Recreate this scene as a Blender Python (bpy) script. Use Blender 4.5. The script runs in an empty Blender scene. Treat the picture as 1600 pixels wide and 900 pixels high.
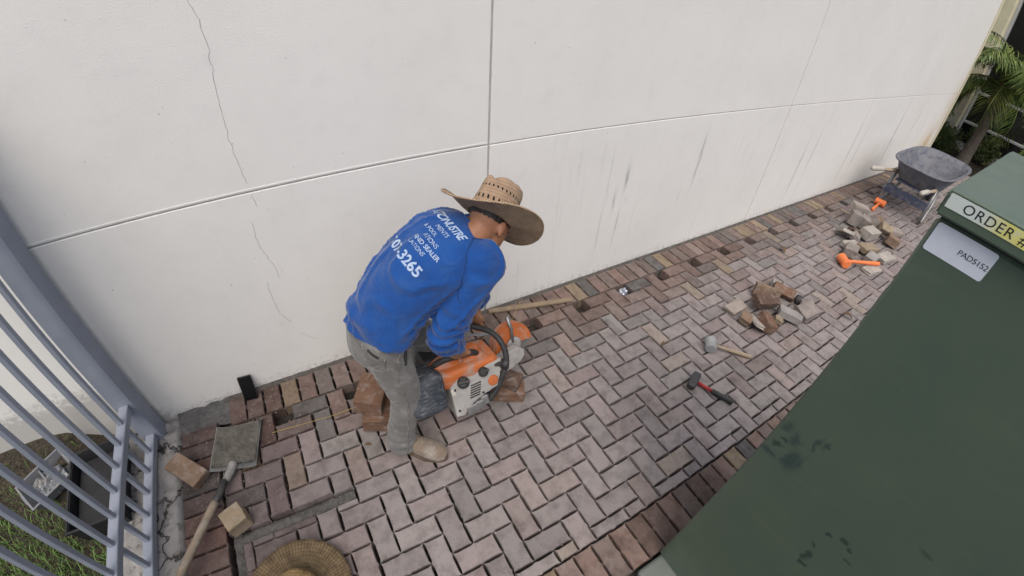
import bpy, bmesh, math, random
from math import radians, sin, cos, pi
from mathutils import Vector, Matrix, Euler, noise
from mathutils.bvhtree import BVHTree

scene = bpy.context.scene
COL = scene.collection
random.seed(7)

# ------------------------------------------------------------------ camera
cam = bpy.data.cameras.new('camera')
cam.type = 'PANO'                       # the photograph's very wide lens bends straight lines
cam.sensor_fit = 'HORIZONTAL'
cam.sensor_width = 36.0
cam.clip_start = 0.01
cam.clip_end = 500
LS = (1600 / 36.0) / 671.588
cc = cam if hasattr(cam, "panorama_type") else cam.cycles
cc.panorama_type = 'FISHEYE_LENS_POLYNOMIAL'
cc.fisheye_fov = radians(170)
cc.fisheye_polynomial_k0 = 0.0
cc.fisheye_polynomial_k1 = -0.992 * LS
cc.fisheye_polynomial_k2 = -0.054 * LS ** 2
cc.fisheye_polynomial_k3 = 0.276 * LS ** 3
cc.fisheye_polynomial_k4 = -0.100 * LS ** 4
camo = bpy.data.objects.new('camera', cam)
COL.objects.link(camo)
CAMLOC = Vector((-1.1475, -1.8636, 2.0352))
YAW, PITCH, ROLL = 0.5594, 0.7118, 0.0710
_f = Vector((sin(YAW) * cos(PITCH), cos(YAW) * cos(PITCH), -sin(PITCH)))
_r = Vector((cos(YAW), -sin(YAW), 0))
_u = _r.cross(_f)
_r2 = cos(ROLL) * _r + sin(ROLL) * _u
_u2 = -sin(ROLL) * _r + cos(ROLL) * _u
camo.matrix_world = Matrix((( _r2.x, _u2.x, -_f.x, CAMLOC.x), (_r2.y, _u2.y, -_f.y, CAMLOC.y),
                            (_r2.z, _u2.z, -_f.z, CAMLOC.z), (0, 0, 0, 1)))
scene.camera = camo

# ------------------------------------------------------------------ sky, sun, exposure
SUN_EL, SUN_AZ = radians(60), radians(208)     # azimuth clockwise from +Y
world = bpy.data.worlds.new('World')
scene.world = world
world.use_nodes = True
wn = world.node_tree
for n in list(wn.nodes):
    wn.nodes.remove(n)
sky = wn.nodes.new('ShaderNodeTexSky')
sky.sky_type = 'NISHITA'
sky.sun_disc = False
sky.sun_elevation = SUN_EL
sky.sun_rotation = SUN_AZ
sky.air_density = 1.0
sky.dust_density = 4.0
sky.ozone_density = 1.0
bg = wn.nodes.new('ShaderNodeBackground')
bg.inputs['Strength'].default_value = 0.115
wo = wn.nodes.new('ShaderNodeOutputWorld')
wn.links.new(sky.outputs[0], bg.inputs[0])
wn.links.new(bg.outputs[0], wo.inputs[0])
sl = bpy.data.lights.new('sun', 'SUN')
sl.energy = 1.2
sl.angle = radians(55)
sl.color = (1.0, 0.945, 0.865)
so = bpy.data.objects.new('sun', sl)
COL.objects.link(so)
_sd = Vector((sin(SUN_AZ) * cos(SUN_EL), cos(SUN_AZ) * cos(SUN_EL), sin(SUN_EL)))
so.rotation_euler = _sd.to_track_quat('Z', 'Y').to_euler()
so.location = (2, -3, 8)
scene.view_settings.view_transform = 'Standard'
scene.view_settings.look = 'None'
scene.view_settings.gamma = 1.0
scene.view_settings.exposure = 0.60
scene.view_settings.use_curve_mapping = False
try:
    scene.cycles.use_denoising = True
    scene.cycles.max_bounces = 6
    scene.cycles.diffuse_bounces = 4
except Exception:
    pass

# ------------------------------------------------------------------ helpers
def link(o, parent=None):
    COL.objects.link(o)
    if parent is not None:
        o.parent = parent
    return o

def tag(o, label=None, cat=None, group=None, kind=None):
    if label: o['label'] = label
    if cat: o['category'] = cat
    if group: o['group'] = group
    if kind: o['kind'] = kind
    return o

def thing(name, label, cat, loc=(0, 0, 0), group=None, rot=(0, 0, 0)):
    o = bpy.data.objects.new(name, None)
    o.empty_display_size = 0.1
    COL.objects.link(o)
    o.location = loc
    o.rotation_euler = rot
    return tag(o, label, cat, group)

class MB:
    """collects shapes, builds one mesh object"""
    def __init__(s):
        s.v = []; s.f = []; s.sm = []
    def add(s, v, f, smooth=False):
        o = len(s.v)
        s.v += [tuple(p) for p in v]
        s.f += [tuple(i + o for i in t) for t in f]
        s.sm += [smooth] * len(f)
        return s
    def box(s, x0, x1, y0, y1, z0, z1, M=None, c=0.0):
        if c <= 0:
            v = [(x0, y0, z0), (x1, y0, z0), (x1, y1, z0), (x0, y1, z0), (x0, y0, z1), (x1, y0, z1), (x1, y1, z1), (x0, y1, z1)]
            f = [(3, 2, 1, 0), (4, 5, 6, 7), (0, 1, 5, 4), (1, 2, 6, 5), (2, 3, 7, 6), (3, 0, 4, 7)]
        else:
            bm = bmesh.new()
            bmesh.ops.create_cube(bm, size=1.0)
            for p in bm.verts:
                p.co = Vector(((x0 + x1) / 2 + p.co.x * (x1 - x0), (y0 + y1) / 2 + p.co.y * (y1 - y0), (z0 + z1) / 2 + p.co.z * (z1 - z0)))
            bmesh.ops.bevel(bm, geom=bm.edges[:], offset=c, segments=1 if c < 0.008 else 3, affect='EDGES', profile=0.5)
            bm.verts.index_update()
            v = [p.co.copy() for p in bm.verts]; f = [tuple(q.index for q in t.verts) for t in bm.faces]
            bm.free()
        if M is not None:
            v = [M @ Vector(p) for p in v]
        return s.add(v, f)
    def tube(s, pts, rad, seg=10, cap=True, flat=(1, 1), up=None, smooth=True):
        pts = [Vector(p) for p in pts]
        n = len(pts)
        if not hasattr(rad, '__len__'): rad = [rad] * n
        V = []; F = []
        u = None
        for i, p in enumerate(pts):
            t = (pts[min(i + 1, n - 1)] - pts[max(i - 1, 0)])
            t = t.normalized() if t.length > 1e-9 else Vector((0, 0, 1))
            if up is not None:
                ref = Vector(up)
            elif u is not None:
                ref = u
            else:
                ref = Vector((0, 0, 1)) if abs(t.z) < .9 else Vector((1, 0, 0))
            u = (ref - t * ref.dot(t)).normalized()
            w = t.cross(u)
            r = rad[i]
            ra, rb = (r if hasattr(r, '__len__') else (r * flat[0], r * flat[1]))
            for k in range(seg):
                a = 2 * pi * k / seg
                V.append(p + u * (cos(a) * ra) + w * (sin(a) * rb))
        for i in range(n - 1):
            for k in range(seg):
                k2 = (k + 1) % seg
                F.append((i * seg + k, i * seg + k2, (i + 1) * seg + k2, (i + 1) * seg + k))
        if cap:
            F.append(tuple(range(seg - 1, -1, -1)))
            F.append(tuple((n - 1) * seg + k for k in range(seg)))
        return s.add(V, F, smooth)
    def lathe(s, prof, M=None, seg=24, smooth=True, sx=1, sy=1):
        V = []; F = []
        for (r, z) in prof:
            for k in range(seg):
                a = 2 * pi * k / seg
                V.append(Vector((r * cos(a) * sx, r * sin(a) * sy, z)))
        n = len(prof)
        for i in range(n - 1):
            for k in range(seg):
                k2 = (k + 1) % seg
                F.append((i * seg + k, i * seg + k2, (i + 1) * seg + k2, (i + 1) * seg + k))
        F.append(tuple(range(seg - 1, -1, -1)))
        F.append(tuple((n - 1) * seg + k for k in range(seg)))
        if M is not None: V = [M @ p for p in V]
        return s.add(V, F, smooth)
    def prism(s, poly, d0, d1, M=None, smooth=False):
        """poly in local xz plane, extruded along local y"""
        n = len(poly)
        V = [Vector((x, d0, z)) for x, z in poly] + [Vector((x, d1, z)) for x, z in poly]
        F = [tuple(range(n - 1, -1, -1)), tuple(range(n, 2 * n))]
        for k in range(n):
            k2 = (k + 1) % n
            F.append((k, k2, n + k2, n + k))
        if M is not None: V = [M @ p for p in V]
        return s.add(V, F, smooth)
    def ball(s, c, r, seg=12, rings=8, M=None):
        if not hasattr(r, '__len__'): r = (r, r, r)
        V = []; F = []
        for i in range(1, rings):
            th = pi * i / rings
            for k in range(seg):
                a = 2 * pi * k / seg
                V.append(Vector((sin(th) * cos(a) * r[0], sin(th) * sin(a) * r[1], cos(th) * r[2])))
        top = len(V); V.append(Vector((0, 0, r[2]))); bot = len(V); V.append(Vector((0, 0, -r[2])))
        for i in range(rings - 2):
            for k in range(seg):
                k2 = (k + 1) % seg
                F.append((i * seg + k, (i + 1) * seg + k, (i + 1) * seg + k2, i * seg + k2))
        for k in range(seg):
            k2 = (k + 1) % seg
            F.append((top, k, k2)); F.append((bot, (rings - 2) * seg + k2, (rings - 2) * seg + k))
        if M is not None: V = [M @ p for p in V]
        V = [p + Vector(c) for p in V]
        return s.add(V, F, True)
    def mesh(s, name, m=None, fix=True, bevel=0, bseg=2):
        me = bpy.data.meshes.new(name)
        me.from_pydata(s.v, [], s.f)
        me.polygons.foreach_set('use_smooth', s.sm)
        if fix or bevel:
            bm = bmesh.new(); bm.from_mesh(me)
            bmesh.ops.recalc_face_normals(bm, faces=bm.faces)
            if bevel:
                es = [e for e in bm.edges if len(e.link_faces) == 2 and e.calc_face_angle(0) > 0.5]
                bmesh.ops.bevel(bm, geom=es, offset=bevel, segments=bseg, affect='EDGES', clamp_overlap=True)
            bm.to_mesh(me); bm.free()
        if m is not None: me.materials.append(m)
        me.update()
        return me
    def build(s, name, m, parent=None, fix=True, bevel=0, bseg=2, smooth_angle=None):
        me = s.mesh(name, m, fix, bevel, bseg)
        o = bpy.data.objects.new(name, me)
        link(o, parent)
        if smooth_angle is not None:
            me.polygons.foreach_set('use_smooth', [True] * len(me.polygons))
            try:
                me.set_sharp_from_angle(angle=smooth_angle)
            except Exception:
                pass
        return o

# ------------------------------------------------------------------ materials
class N:
    def __init__(s, name):
        s.m = bpy.data.materials.new(name); s.m.use_nodes = True
        s.t = s.m.node_tree
        for n in list(s.t.nodes): s.t.nodes.remove(n)
        s.out = s.t.nodes.new('ShaderNodeOutputMaterial')
        s.b = s.t.nodes.new('ShaderNodeBsdfPrincipled')
        s.l(s.b.outputs[0], s.out.inputs[0])
        s.tc = s.t.nodes.new('ShaderNodeTexCoord')
    def n(s, kind, **kw):
        o = s.t.nodes.new(kind)
        for k, v in kw.items(): setattr(o, k, v)
        return o
    def l(s, a, b): s.t.links.new(a, b)
    def mapping(s, src='Object', scale=(1, 1, 1), loc=None, rot=(0, 0, 0)):
        mp = s.n('ShaderNodeMapping')
        mp.inputs['Scale'].default_value = scale
        mp.inputs['Rotation'].default_value = rot
        s.l(s.tc.outputs[src], mp.inputs['Vector'])
        if loc is not None:
            if hasattr(loc, 'node'): s.l(loc, mp.inputs['Location'])
            else: mp.inputs['Location'].default_value = loc
        return mp.outputs[0]
    def noise(s, vec, scale, detail=4, rough=.55, dist=0):
        o = s.n('ShaderNodeTexNoise')
        o.inputs['Scale'].default_value = scale; o.inputs['Detail'].default_value = detail
        o.inputs['Roughness'].default_value = rough; o.inputs['Distortion'].default_value = dist
        s.l(vec, o.inputs['Vector'])
        return o.outputs[0]
    def ramp(s, fac, stops):
        o = s.n('ShaderNodeValToRGB')
        e = o.color_ramp.elements
        while len(e) < len(stops): e.new(.5)
        for i, (p, c) in enumerate(stops):
            e[i].position = p; e[i].color = (c[0], c[1], c[2], 1) if hasattr(c, '__len__') else (c, c, c, 1)
        s.l(fac, o.inputs[0])
        return o.outputs[0]
    def mix(s, a, b, f, mode='MIX'):
        o = s.n('ShaderNodeMix', data_type='RGBA', blend_type=mode)
        for i, x in ((0, f), (6, a), (7, b)):
            if hasattr(x, 'node'): s.l(x, o.inputs[i])
            elif hasattr(x, '__len__'): o.inputs[i].default_value = (x[0], x[1], x[2], 1)
            else: o.inputs[i].default_value = x if i == 0 else (x, x, x, 1)
        return o.outputs[2]
    def math(s, op, a, b=None, c=None, clamp=False):
        o = s.n('ShaderNodeMath', operation=op, use_clamp=clamp)
        for i, x in enumerate((a, b, c)):
            if x is None: continue
            if hasattr(x, 'node'): s.l(x, o.inputs[i])
            else: o.inputs[i].default_value = x
        return o.outputs[0]
    def bump(s, h, strength, dist=.002, chain=None):
        o = s.n('ShaderNodeBump')
        o.inputs['Strength'].default_value = strength; o.inputs['Distance'].default_value = dist
        s.l(h, o.inputs['Height'])
        if chain is not None: s.l(chain, o.inputs['Normal'])
        return o.outputs[0]
    def set(s, col=None, rough=None, metal=None, normal=None, spec=None):
        for k, v in (('Base Color', col), ('Roughness', rough), ('Metallic', metal), ('Normal', normal), ('Specular IOR Level', spec)):
            if v is None: continue
            i = s.b.inputs[k]
            if hasattr(v, 'node'): s.l(v, i)
            elif hasattr(v, '__len__'): i.default_value = (v[0], v[1], v[2], 1)
            else: i.default_value = v
        return s.m

def pm(name, c1, c2=None, scale=8, rough=.7, metal=0, bump=.15, bscale=120, bdist=.002, dust=None, dscale=14, damt=.5, spec=.4, rvar=.12):
    """two-tone procedural material with grain, dust and wear"""
    k = N(name)
    c2 = c2 or tuple(x * .7 for x in c1)
    oi = k.n('ShaderNodeObjectInfo')
    v3 = k.n('ShaderNodeCombineXYZ')
    r = k.math('MULTIPLY', oi.outputs['Random'], 37.0)
    for i in range(3): k.l(r, v3.inputs[i])
    vec = k.mapping('Object', loc=v3.outputs[0])
    f = k.ramp(k.noise(vec, scale, 6, .6), [(.32, 0), (.68, 1)])
    col = k.mix(c1, c2, f)
    if dust:
        d = k.ramp(k.noise(vec, dscale, 8, .68, .6), [(.5, 0), (.68, 1)])
        col = k.mix(col, dust, k.math('MULTIPLY', d, damt))
    rr = k.math('ADD', k.math('MULTIPLY', k.noise(vec, scale * 3, 4), rvar * 2), rough - rvar, clamp=True)
    nb = k.bump(k.noise(vec, bscale, 5, .65), bump, bdist)
    return k.set(col, rr, metal, nb, spec)

def gauss_field(k, axes, spots):
    """max over soft-edged spots; axes = two sockets; spot=(u,v,ru,rv,strength)"""
    acc = None
    for (u, v, ru, rv, st) in spots:
        a = k.math('DIVIDE', k.math('SUBTRACT', axes[0], u), ru)
        b = k.math('DIVIDE', k.math('SUBTRACT', axes[1], v), rv)
        d = k.math('ADD', k.math('MULTIPLY', a, a), k.math('MULTIPLY', b, b))
        g = k.math('MULTIPLY', k.math('POWER', 2.718, k.math('MULTIPLY', d, -1.0)), st)
        acc = g if acc is None else k.math('MAXIMUM', acc, g)
    return acc

# paver colour comes from the object (single pavers) or from a face attribute (joined far pavers)
def paver_mat(name, attr):
    k = N(name)
    if attr:
        a = k.n('ShaderNodeAttribute', attribute_name='tint'); base = a.outputs['Color']
        vec = k.mapping('Object')
    else:
        oi = k.n('ShaderNodeObjectInfo'); base = oi.outputs['Color']
        v3 = k.n('ShaderNodeCombineXYZ')
        r = k.math('MULTIPLY', oi.outputs['Random'], 53.0)
        for i in range(3): k.l(r, v3.inputs[i])
        vec = k.mapping('Object', loc=v3.outputs[0])
    n1 = k.noise(vec, 14, 6, .62)
    n2 = k.noise(vec, 70, 6, .7)
    dark = k.mix(base, (.55, .53, .52), 1.0, 'MULTIPLY')
    col = k.mix(base, dark, k.ramp(n1, [(.45, 0), (.72, .9)]))
    light = k.mix(base, (.26, .24, .228), .5)
    col = k.mix(col, light, k.ramp(k.noise(vec, 22, 8, .7, .8), [(.52, 0), (.7, .7)]))
    speck = k.ramp(k.noise(vec, 260, 3, .6), [(.30, .5), (.47, 1.0)])
    col = k.mix(col, speck, .7, 'MULTIPLY')
    stain = k.ramp(k.noise(vec, 9, 3, .5), [(.62, 1.0), (.75, .55)])
    col = k.mix(col, stain, .55, 'MULTIPLY')
    nb = k.bump(n2, .55, .0022)
    nb = k.bump(k.noise(vec, 330, 3, .6), .35, .001, nb)
    return k.set(col, k.math('ADD', k.math('MULTIPLY', n1, .25), .68), 0, nb, .3)
M_PAVER = paver_mat('paver_concrete', False)
M_PAVER_FAR = paver_mat('paver_concrete_far', True)

M_SOIL = pm('bedding_sand', (.030, .026, .023), (.018, .016, .014), 10, .95, bump=.8, bscale=90, bdist=.006, dust=(.08, .07, .06), dscale=30, damt=.4)
def conc_mat():
    k = N('old_concrete')
    vec = k.mapping('Object')
    col = k.mix((.32, .31, .30), (.19, .185, .178), k.ramp(k.noise(vec, 7, 6, .65), [(.35, 0), (.66, 1)]))
    col = k.mix(col, (.05, .046, .04), k.math('MULTIPLY', k.ramp(k.noise(vec, 13, 8, .72, .5), [(.53, 0), (.66, 1)]), .9))
    vo = k.n('ShaderNodeTexVoronoi', feature='DISTANCE_TO_EDGE'); vo.inputs['Scale'].default_value = 3.2
    wv = k.n('ShaderNodeVectorMath', operation='ADD'); nz = k.n('ShaderNodeTexNoise'); nz.inputs['Scale'].default_value = 9; nz.inputs['Detail'].default_value = 6
    k.l(vec, nz.inputs['Vector']); sc_ = k.n('ShaderNodeVectorMath', operation='SCALE'); sc_.inputs['Scale'].default_value = .28; k.l(nz.outputs['Color'], sc_.inputs[0])
    k.l(vec, wv.inputs[0]); k.l(sc_.outputs[0], wv.inputs[1]); k.l(wv.outputs[0], vo.inputs['Vector'])
    cr = k.ramp(vo.outputs['Distance'], [(.008, 1), (.03, 0)])
    col = k.mix(col, (.03, .028, .025), k.math('MULTIPLY', cr, .9))
    nb = k.bump(k.math('SUBTRACT', k.noise(vec, 60, 6, .7), cr), .8, .006)
    return k.set(col, .92, 0, nb, .2)
M_CONC = conc_mat()
M_BED = pm('dark_mortar_bed', (.115, .112, .115), (.06, .058, .058), 14, .95, bump=.9, bscale=90, bdist=.008, dust=(.20, .195, .19), dscale=20, damt=.5)
M_SAND = pm('grey_joint_sand', (.125, .12, .112), (.065, .062, .058), 40, .95, bump=.9, bscale=260, bdist=.004)
M_LAWN = pm('lawn_soil', (.045, .038, .026), (.028, .024, .018), 5, .95, bump=.9, bscale=60, bdist=.01, dust=(.10, .085, .05), dscale=25, damt=.6)

def add_struct(name, mb, m, **kw):
    o = mb.build(name, m, **kw)
    return tag(o, kind='structure')

# ---- ground: one sheet to the horizon, lowered under the paving
g = MB()
g.add([(-120, -120, -.085), (120, -120, -.085), (120, 120, -.085), (-120, 120, -.085)], [(0, 1, 2, 3)])
add_struct('ground', g, M_SOIL)

# ---- paving
U = 0.1
W0 = 0.1935                     # first herringbone row starts this far from the wall
XL, XR = -1.90, 8.6
YB = -1.555                     # inner edge of the outer border
PT = 0.08
def paver_outline(w, h, tabs=True, seed=0):
    rnd = random.Random(seed)
    hx, hy = w / 2 - .0014, h / 2 - .0014
    P = []
    nx = max(1, round(w / U)); ny = max(1, round(h / U))
    rec = .0046
    def side(p, q, n, nrm):
        p = Vector(p); q = Vector(q); nrm = Vector(nrm)
        for i in range(n):
            a = p.lerp(q, i / n); b = p.lerp(q, (i + 1) / n)
            P.append(a)
            if tabs:
                P.append(a.lerp(b, .14 + rnd.uniform(-.02, .06)) - nrm * rec)
                P.append(a.lerp(b, .84 + rnd.uniform(-.06, .04)) - nrm * rec)
    side((-hx, -hy), (hx, -hy), nx, (0, -1))
    side((hx, -hy), (hx, hy), ny, (1, 0))
    side((hx, hy), (-hx, hy), nx, (0, 1))
    side((-hx, hy), (-hx, -hy), ny, (-1, 0))
    return [(p.x + rnd.uniform(-.0006, .0006), p.y + rnd.uniform(-.0006, .0006)) for p in P], hx, hy
def paver_geo(w, h, seed=0, tabs=True, t=PT):
    P, hx, hy = paver_outline(w, h, tabs, seed)
    rnd = random.Random(seed + 99)
    n = len(P)
    ch = .0032
    sx, sy = 1 - ch / hx, 1 - ch / hy
    V = [(x, y, -t) for x, y in P] + [(x, y, -.0042 - rnd.random() * .0012) for x, y in P] + [(x * sx, y * sy, -rnd.random() * .0005) for x, y in P]
    F = []
    for k in range(n):
        k2 = (k + 1) % n
        F.append((k, k2, n + k2, n + k)); F.append((n + k, n + k2, 2 * n + k2, 2 * n + k))
    F.append(tuple(range(2 * n, 3 * n)))
    return V, F
_pm_cache = {}
def paver_mesh(w, h, seed):
    key = (round(w, 3), round(h, 3), seed)
    if key not in _pm_cache:
        full = abs(w - .2) < .003 and abs(h - .1) < .003
        V, F = paver_geo(w, h, seed * 13 + 1, tabs=min(w, h) > .06)
        _pm_cache[key] = MB().add(V, F).mesh('paver', M_PAVER)
    return _pm_cache[key]

HUES = [(.250, .210, .202), (.234, .212, .200), (.222, .158, .145), (.295, .236, .170), (.128, .125, .119),
        (.194, .190, .180), (.262, .194, .166), (.172, .124, .104), (.254, .230, .221)]
WTS_FIELD = [5, 4, 3, .9, .8, 3.5, 1.6, .7, 3]
WTS_WALL = [1.2, 1.0, 3.0, 2.0, 2.0, 1.2, 2.8, 3.8, .4]
HUES_WALL = [(.225, .150, .122), (.165, .108, .086), (.295, .225, .145), (.118, .112, .106), (.24, .178, .150), (.20, .150, .130), (.15, .122, .108)]
WTS_W2 = [3, 3, 1.6, 1.8, 2, 2, 1.5]
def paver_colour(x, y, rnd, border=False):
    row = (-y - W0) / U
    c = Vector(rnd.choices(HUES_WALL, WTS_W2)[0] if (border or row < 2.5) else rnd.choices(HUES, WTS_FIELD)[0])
    dust = Vector((.292, .258, .250))
    if border: d = .12 if y < -1 else .16
    else: d = min(.68, .14 + .085 * max(0, row))
    if x < -1.55: d *= .45
    if x > 2.2 and not border: d = max(d, .45)
    d *= rnd.uniform(.75, 1.15)
    c = c.lerp(dust, min(d, .8))
    c *= rnd.uniform(.86, 1.12)
    if x < -1.3:
        q = min(1, (-1.3 - x) / .35)
        c = Vector((c[0] * (1 - .42 * q), c[1] * (1 - .48 * q), c[2] * (1 - .47 * q)))      # cleaner, redder pavers by the fence; corner shade darkened into their colour too
    if row < 3: c *= .86
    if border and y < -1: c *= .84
    c *= .91
    return c

# groove left open for the cut line (two rectangles)
GROOVES = [(-1.885, -1.308, -.864, -.806), (-1.885, -1.843, -1.80, -.806)]
def subtract(rects, g):
    out = []
    for (x0, x1, y0, y1) in rects:
        gx0, gx1, gy0, gy1 = g
        if gx1 <= x0 or gx0 >= x1 or gy1 <= y0 or gy0 >= y1:
            out.append((x0, x1, y0, y1)); continue
        if y1 > gy1: out.append((x0, x1, gy1, y1))
        if y0 < gy0: out.append((x0, x1, y0, gy0))
        yy0, yy1 = max(y0, gy0), min(y1, gy1)
        if x0 < gx0: out.append((x0, gx0, yy0, yy1))
        if x1 > gx1: out.append((gx1, x1, yy0, yy1))
    return [r for r in out if r[1] - r[0] > .018 and r[3] - r[2] > .018]

def clip(r, X0, X1, Y0, Y1):
    x0, x1, y0, y1 = max(r[0], X0), min(r[1], X1), max(r[2], Y0), min(r[3], Y1)
    return (x0, x1, y0, y1) if x1 - x0 > .018 and y1 - y0 > .018 else None

field = []      # (rect, vertical?)
for j in range(-1, 15):
    for i in range(int(XL / U) - 3, int(XR / U) + 3):
        k = (i + j) % 4
        y1 = -(W0 + U * j)
        if k == 1: r = (i * U, i * U + .2, y1 - .1, y1)
        elif k == 3: r = (i * U, i * U + .1, y1 - .2, y1)
        else: continue
        if k == 3 and j == -1: continue            # the half pavers along the wall course are not laid yet
        c = clip(r, XL, XR, YB, -W0)
        if not c: continue
        for q in [c]:
            ps = [q]
            for gr in GROOVES: ps = subtract(ps, gr)
            field += ps

def lay(parent_name, rects, limit, border=False, label=None):
    par = bpy.data.objects.new(parent_name, None)
    COL.objects.link(par); tag(par, kind='structure')
    rnd = random.Random(hash(len(rects)) & 255)
    def seen(r):
        c = Vector(((r[0] + r[1]) / 2, (r[2] + r[3]) / 2, 0)) - CAMLOC
        a = (r[1] - r[0]) * (r[3] - r[2]) * abs(c.normalized().z) / c.length_squared
        return -a
    rects = sorted(rects, key=seen)
    far = MB(); tint = []
    for n, r in enumerate(rects):
        w, h = r[1] - r[0], r[3] - r[2]
        cx, cy = (r[0] + r[1]) / 2, (r[2] + r[3]) / 2
        c = paver_colour(cx, cy, rnd, border)
        dz = rnd.uniform(-.0022, .0022); tx, ty = rnd.gauss(0, .008), rnd.gauss(0, .008); rz = rnd.gauss(0, .006)
        dx, dy = rnd.gauss(0, .0009), rnd.gauss(0, .0009)
        vert = h > w + .001
        L, S = (h, w) if vert else (w, h)
        if n < limit:
            o = bpy.data.objects.new('paver', paver_mesh(round(L, 3), round(S, 3), rnd.randrange(5)))
            o.location = (cx + dx, cy + dy, dz)
            o.rotation_euler = (tx, ty, rz + (pi / 2 if vert else 0) + (pi if rnd.random() < .5 else 0))
            o.color = (c[0], c[1], c[2], 1)
            link(o, par)
        else:
            V, F = paver_geo(L, S, rnd.randrange(5) * 13 + 1, tabs=min(L, S) > .06)
            M = Matrix.Translation((cx + dx, cy + dy, dz)) @ Euler((tx, ty, rz + (pi / 2 if vert else 0))).to_matrix().to_4x4()
            far.add([M @ Vector(p) for p in V], F)
            tint += [c] * len(F)
    if far.v:
        me = far.mesh('pavers_beyond', M_PAVER_FAR, fix=False)
        at = me.attributes.new('tint', 'FLOAT_COLOR', 'FACE')
        at.data.foreach_set('color', [x for c in tint for x in (c[0], c[1], c[2], 1)])
        o = bpy.data.objects.new('pavers_beyond', me); link(o, par); tag(o, kind='stuff')
    return par
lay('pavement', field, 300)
wallc = []
x = -1.838
while x < XR:
    wallc.append((x, x + U, -W0, -.006)); x += U
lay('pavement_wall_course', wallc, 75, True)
outc = []
x = -1.842
while x < XR:
    outc.append((x, x + U, YB - .195, YB)); x += U
lay('pavement_outer_course', outc, 60, True)
leftc = []
y = -.135
while y > -1.75:
    q = [(-2.1, -1.9, y - U, y)]
    for gr in GROOVES: q = subtract(q, gr)
    leftc += q; y -= U
lay('pavement_end_course', leftc, 40, True)

# grey sand left in the open cut
gs = MB()
def sand_strip(mb, x0, x1, y0, y1, z, seed, along):
    n = int(max(x1 - x0, y1 - y0) / .008); m = 7
    V = []; F = []
    for i in range(n + 1):
        for j in range(m):
            u, v = i / n, j / (m - 1)
            X = x0 + (x1 - x0) * (u if along == 'x' else v); Y = y0 + (y1 - y0) * (v if along == 'x' else u)
            zz = z + .008 * noise.noise((X * 40 + seed, Y * 40, 1.3)) + .005 * noise.noise((X * 120, Y * 120, seed)) - .010 * abs(2 * v - 1) ** 3 + .008 * (1 if v < .35 else 0) * noise.noise((X * 16, 2.2, seed))
            V.append((X, Y, zz))
    for i in range(n):
        for j in range(m - 1):
            F.append((i * m + j, (i + 1) * m + j, (i + 1) * m + j + 1, i * m + j + 1))
    mb.add(V, F)
sand_strip(gs, -1.885, -1.306, -.866, -.804, -.017, 1.7, 'x')
sand_strip(gs, -1.885, -1.842, -1.75, -.804, -.018, 5.1, 'y')
tag(gs.build('joint_sand', M_SAND, fix=False), kind='stuff')

# concrete footing under the fence and the broken corner at the wall
ft = MB()
nx, ny = 22, 110
V = []; F = []
for i in range(nx + 1):
    for j in range(ny + 1):
        X = -2.40 + .296 * i / nx; Y = .0 - 2.6 * j / ny
        z = .004 + .010 * noise.noise((X * 9, Y * 9, 0)) + .006 * noise.noise((X * 40, Y * 40, 3))
        if Y > -.22: z -= .05 * max(0, noise.noise((X * 22, Y * 22, 7)) + .25)
        cr = abs(noise.noise((X * 5 + 3, Y * 3.1, 9.3)))
        if cr < .035: z -= .012 * (1 - cr / .035)
        if i in (0, nx) or j in (0, ny): z -= .05
        V.append((X + .006 * noise.noise((Y * 20, X, 4)), Y, z))
for i in range(nx):
    for j in range(ny):
        a = i * (ny + 1) + j
        F.append((a, a + ny + 1, a + ny + 2, a + 1))
ft.add(V, F, True)
add_struct('concrete_footing', ft, M_CONC, fix=True)
cn = MB()                                   # bare mortar bed in the unfinished corner and along the wall base
V = []; F = []; nx, ny = 34, 20
for i in range(nx + 1):
    for j in range(ny + 1):
        X = -2.12 + .30 * i / nx; Y = .012 - .16 * j / ny
        z = -.028 + .02 * noise.noise((X * 14, Y * 14, 2)) + .008 * noise.noise((X * 60, Y * 60, 5)) + (.03 * max(0, 1 - (.012 - Y) / .03))
        V.append((X, Y, z))
for i in range(nx):
    for j in range(ny):
        a = i * (ny + 1) + j
        F.append((a, a + ny + 1, a + ny + 2, a + 1))
cn.add(V, F, True)
tag(cn.build('mortar_bed', M_BED), kind='structure')
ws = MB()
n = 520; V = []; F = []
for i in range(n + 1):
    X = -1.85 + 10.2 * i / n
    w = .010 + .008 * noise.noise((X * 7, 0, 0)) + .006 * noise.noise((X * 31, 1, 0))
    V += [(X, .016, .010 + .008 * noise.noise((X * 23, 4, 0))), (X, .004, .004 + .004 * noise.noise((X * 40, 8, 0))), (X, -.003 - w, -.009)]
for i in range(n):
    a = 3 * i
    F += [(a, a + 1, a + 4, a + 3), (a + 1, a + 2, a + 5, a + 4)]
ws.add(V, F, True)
tag(ws.build('wall_base_dirt', pm('dark_wall_dirt', (.055, .05, .046), (.11, .10, .09), 30, .95, bump=.8, bscale=200)), kind='stuff')

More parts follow.
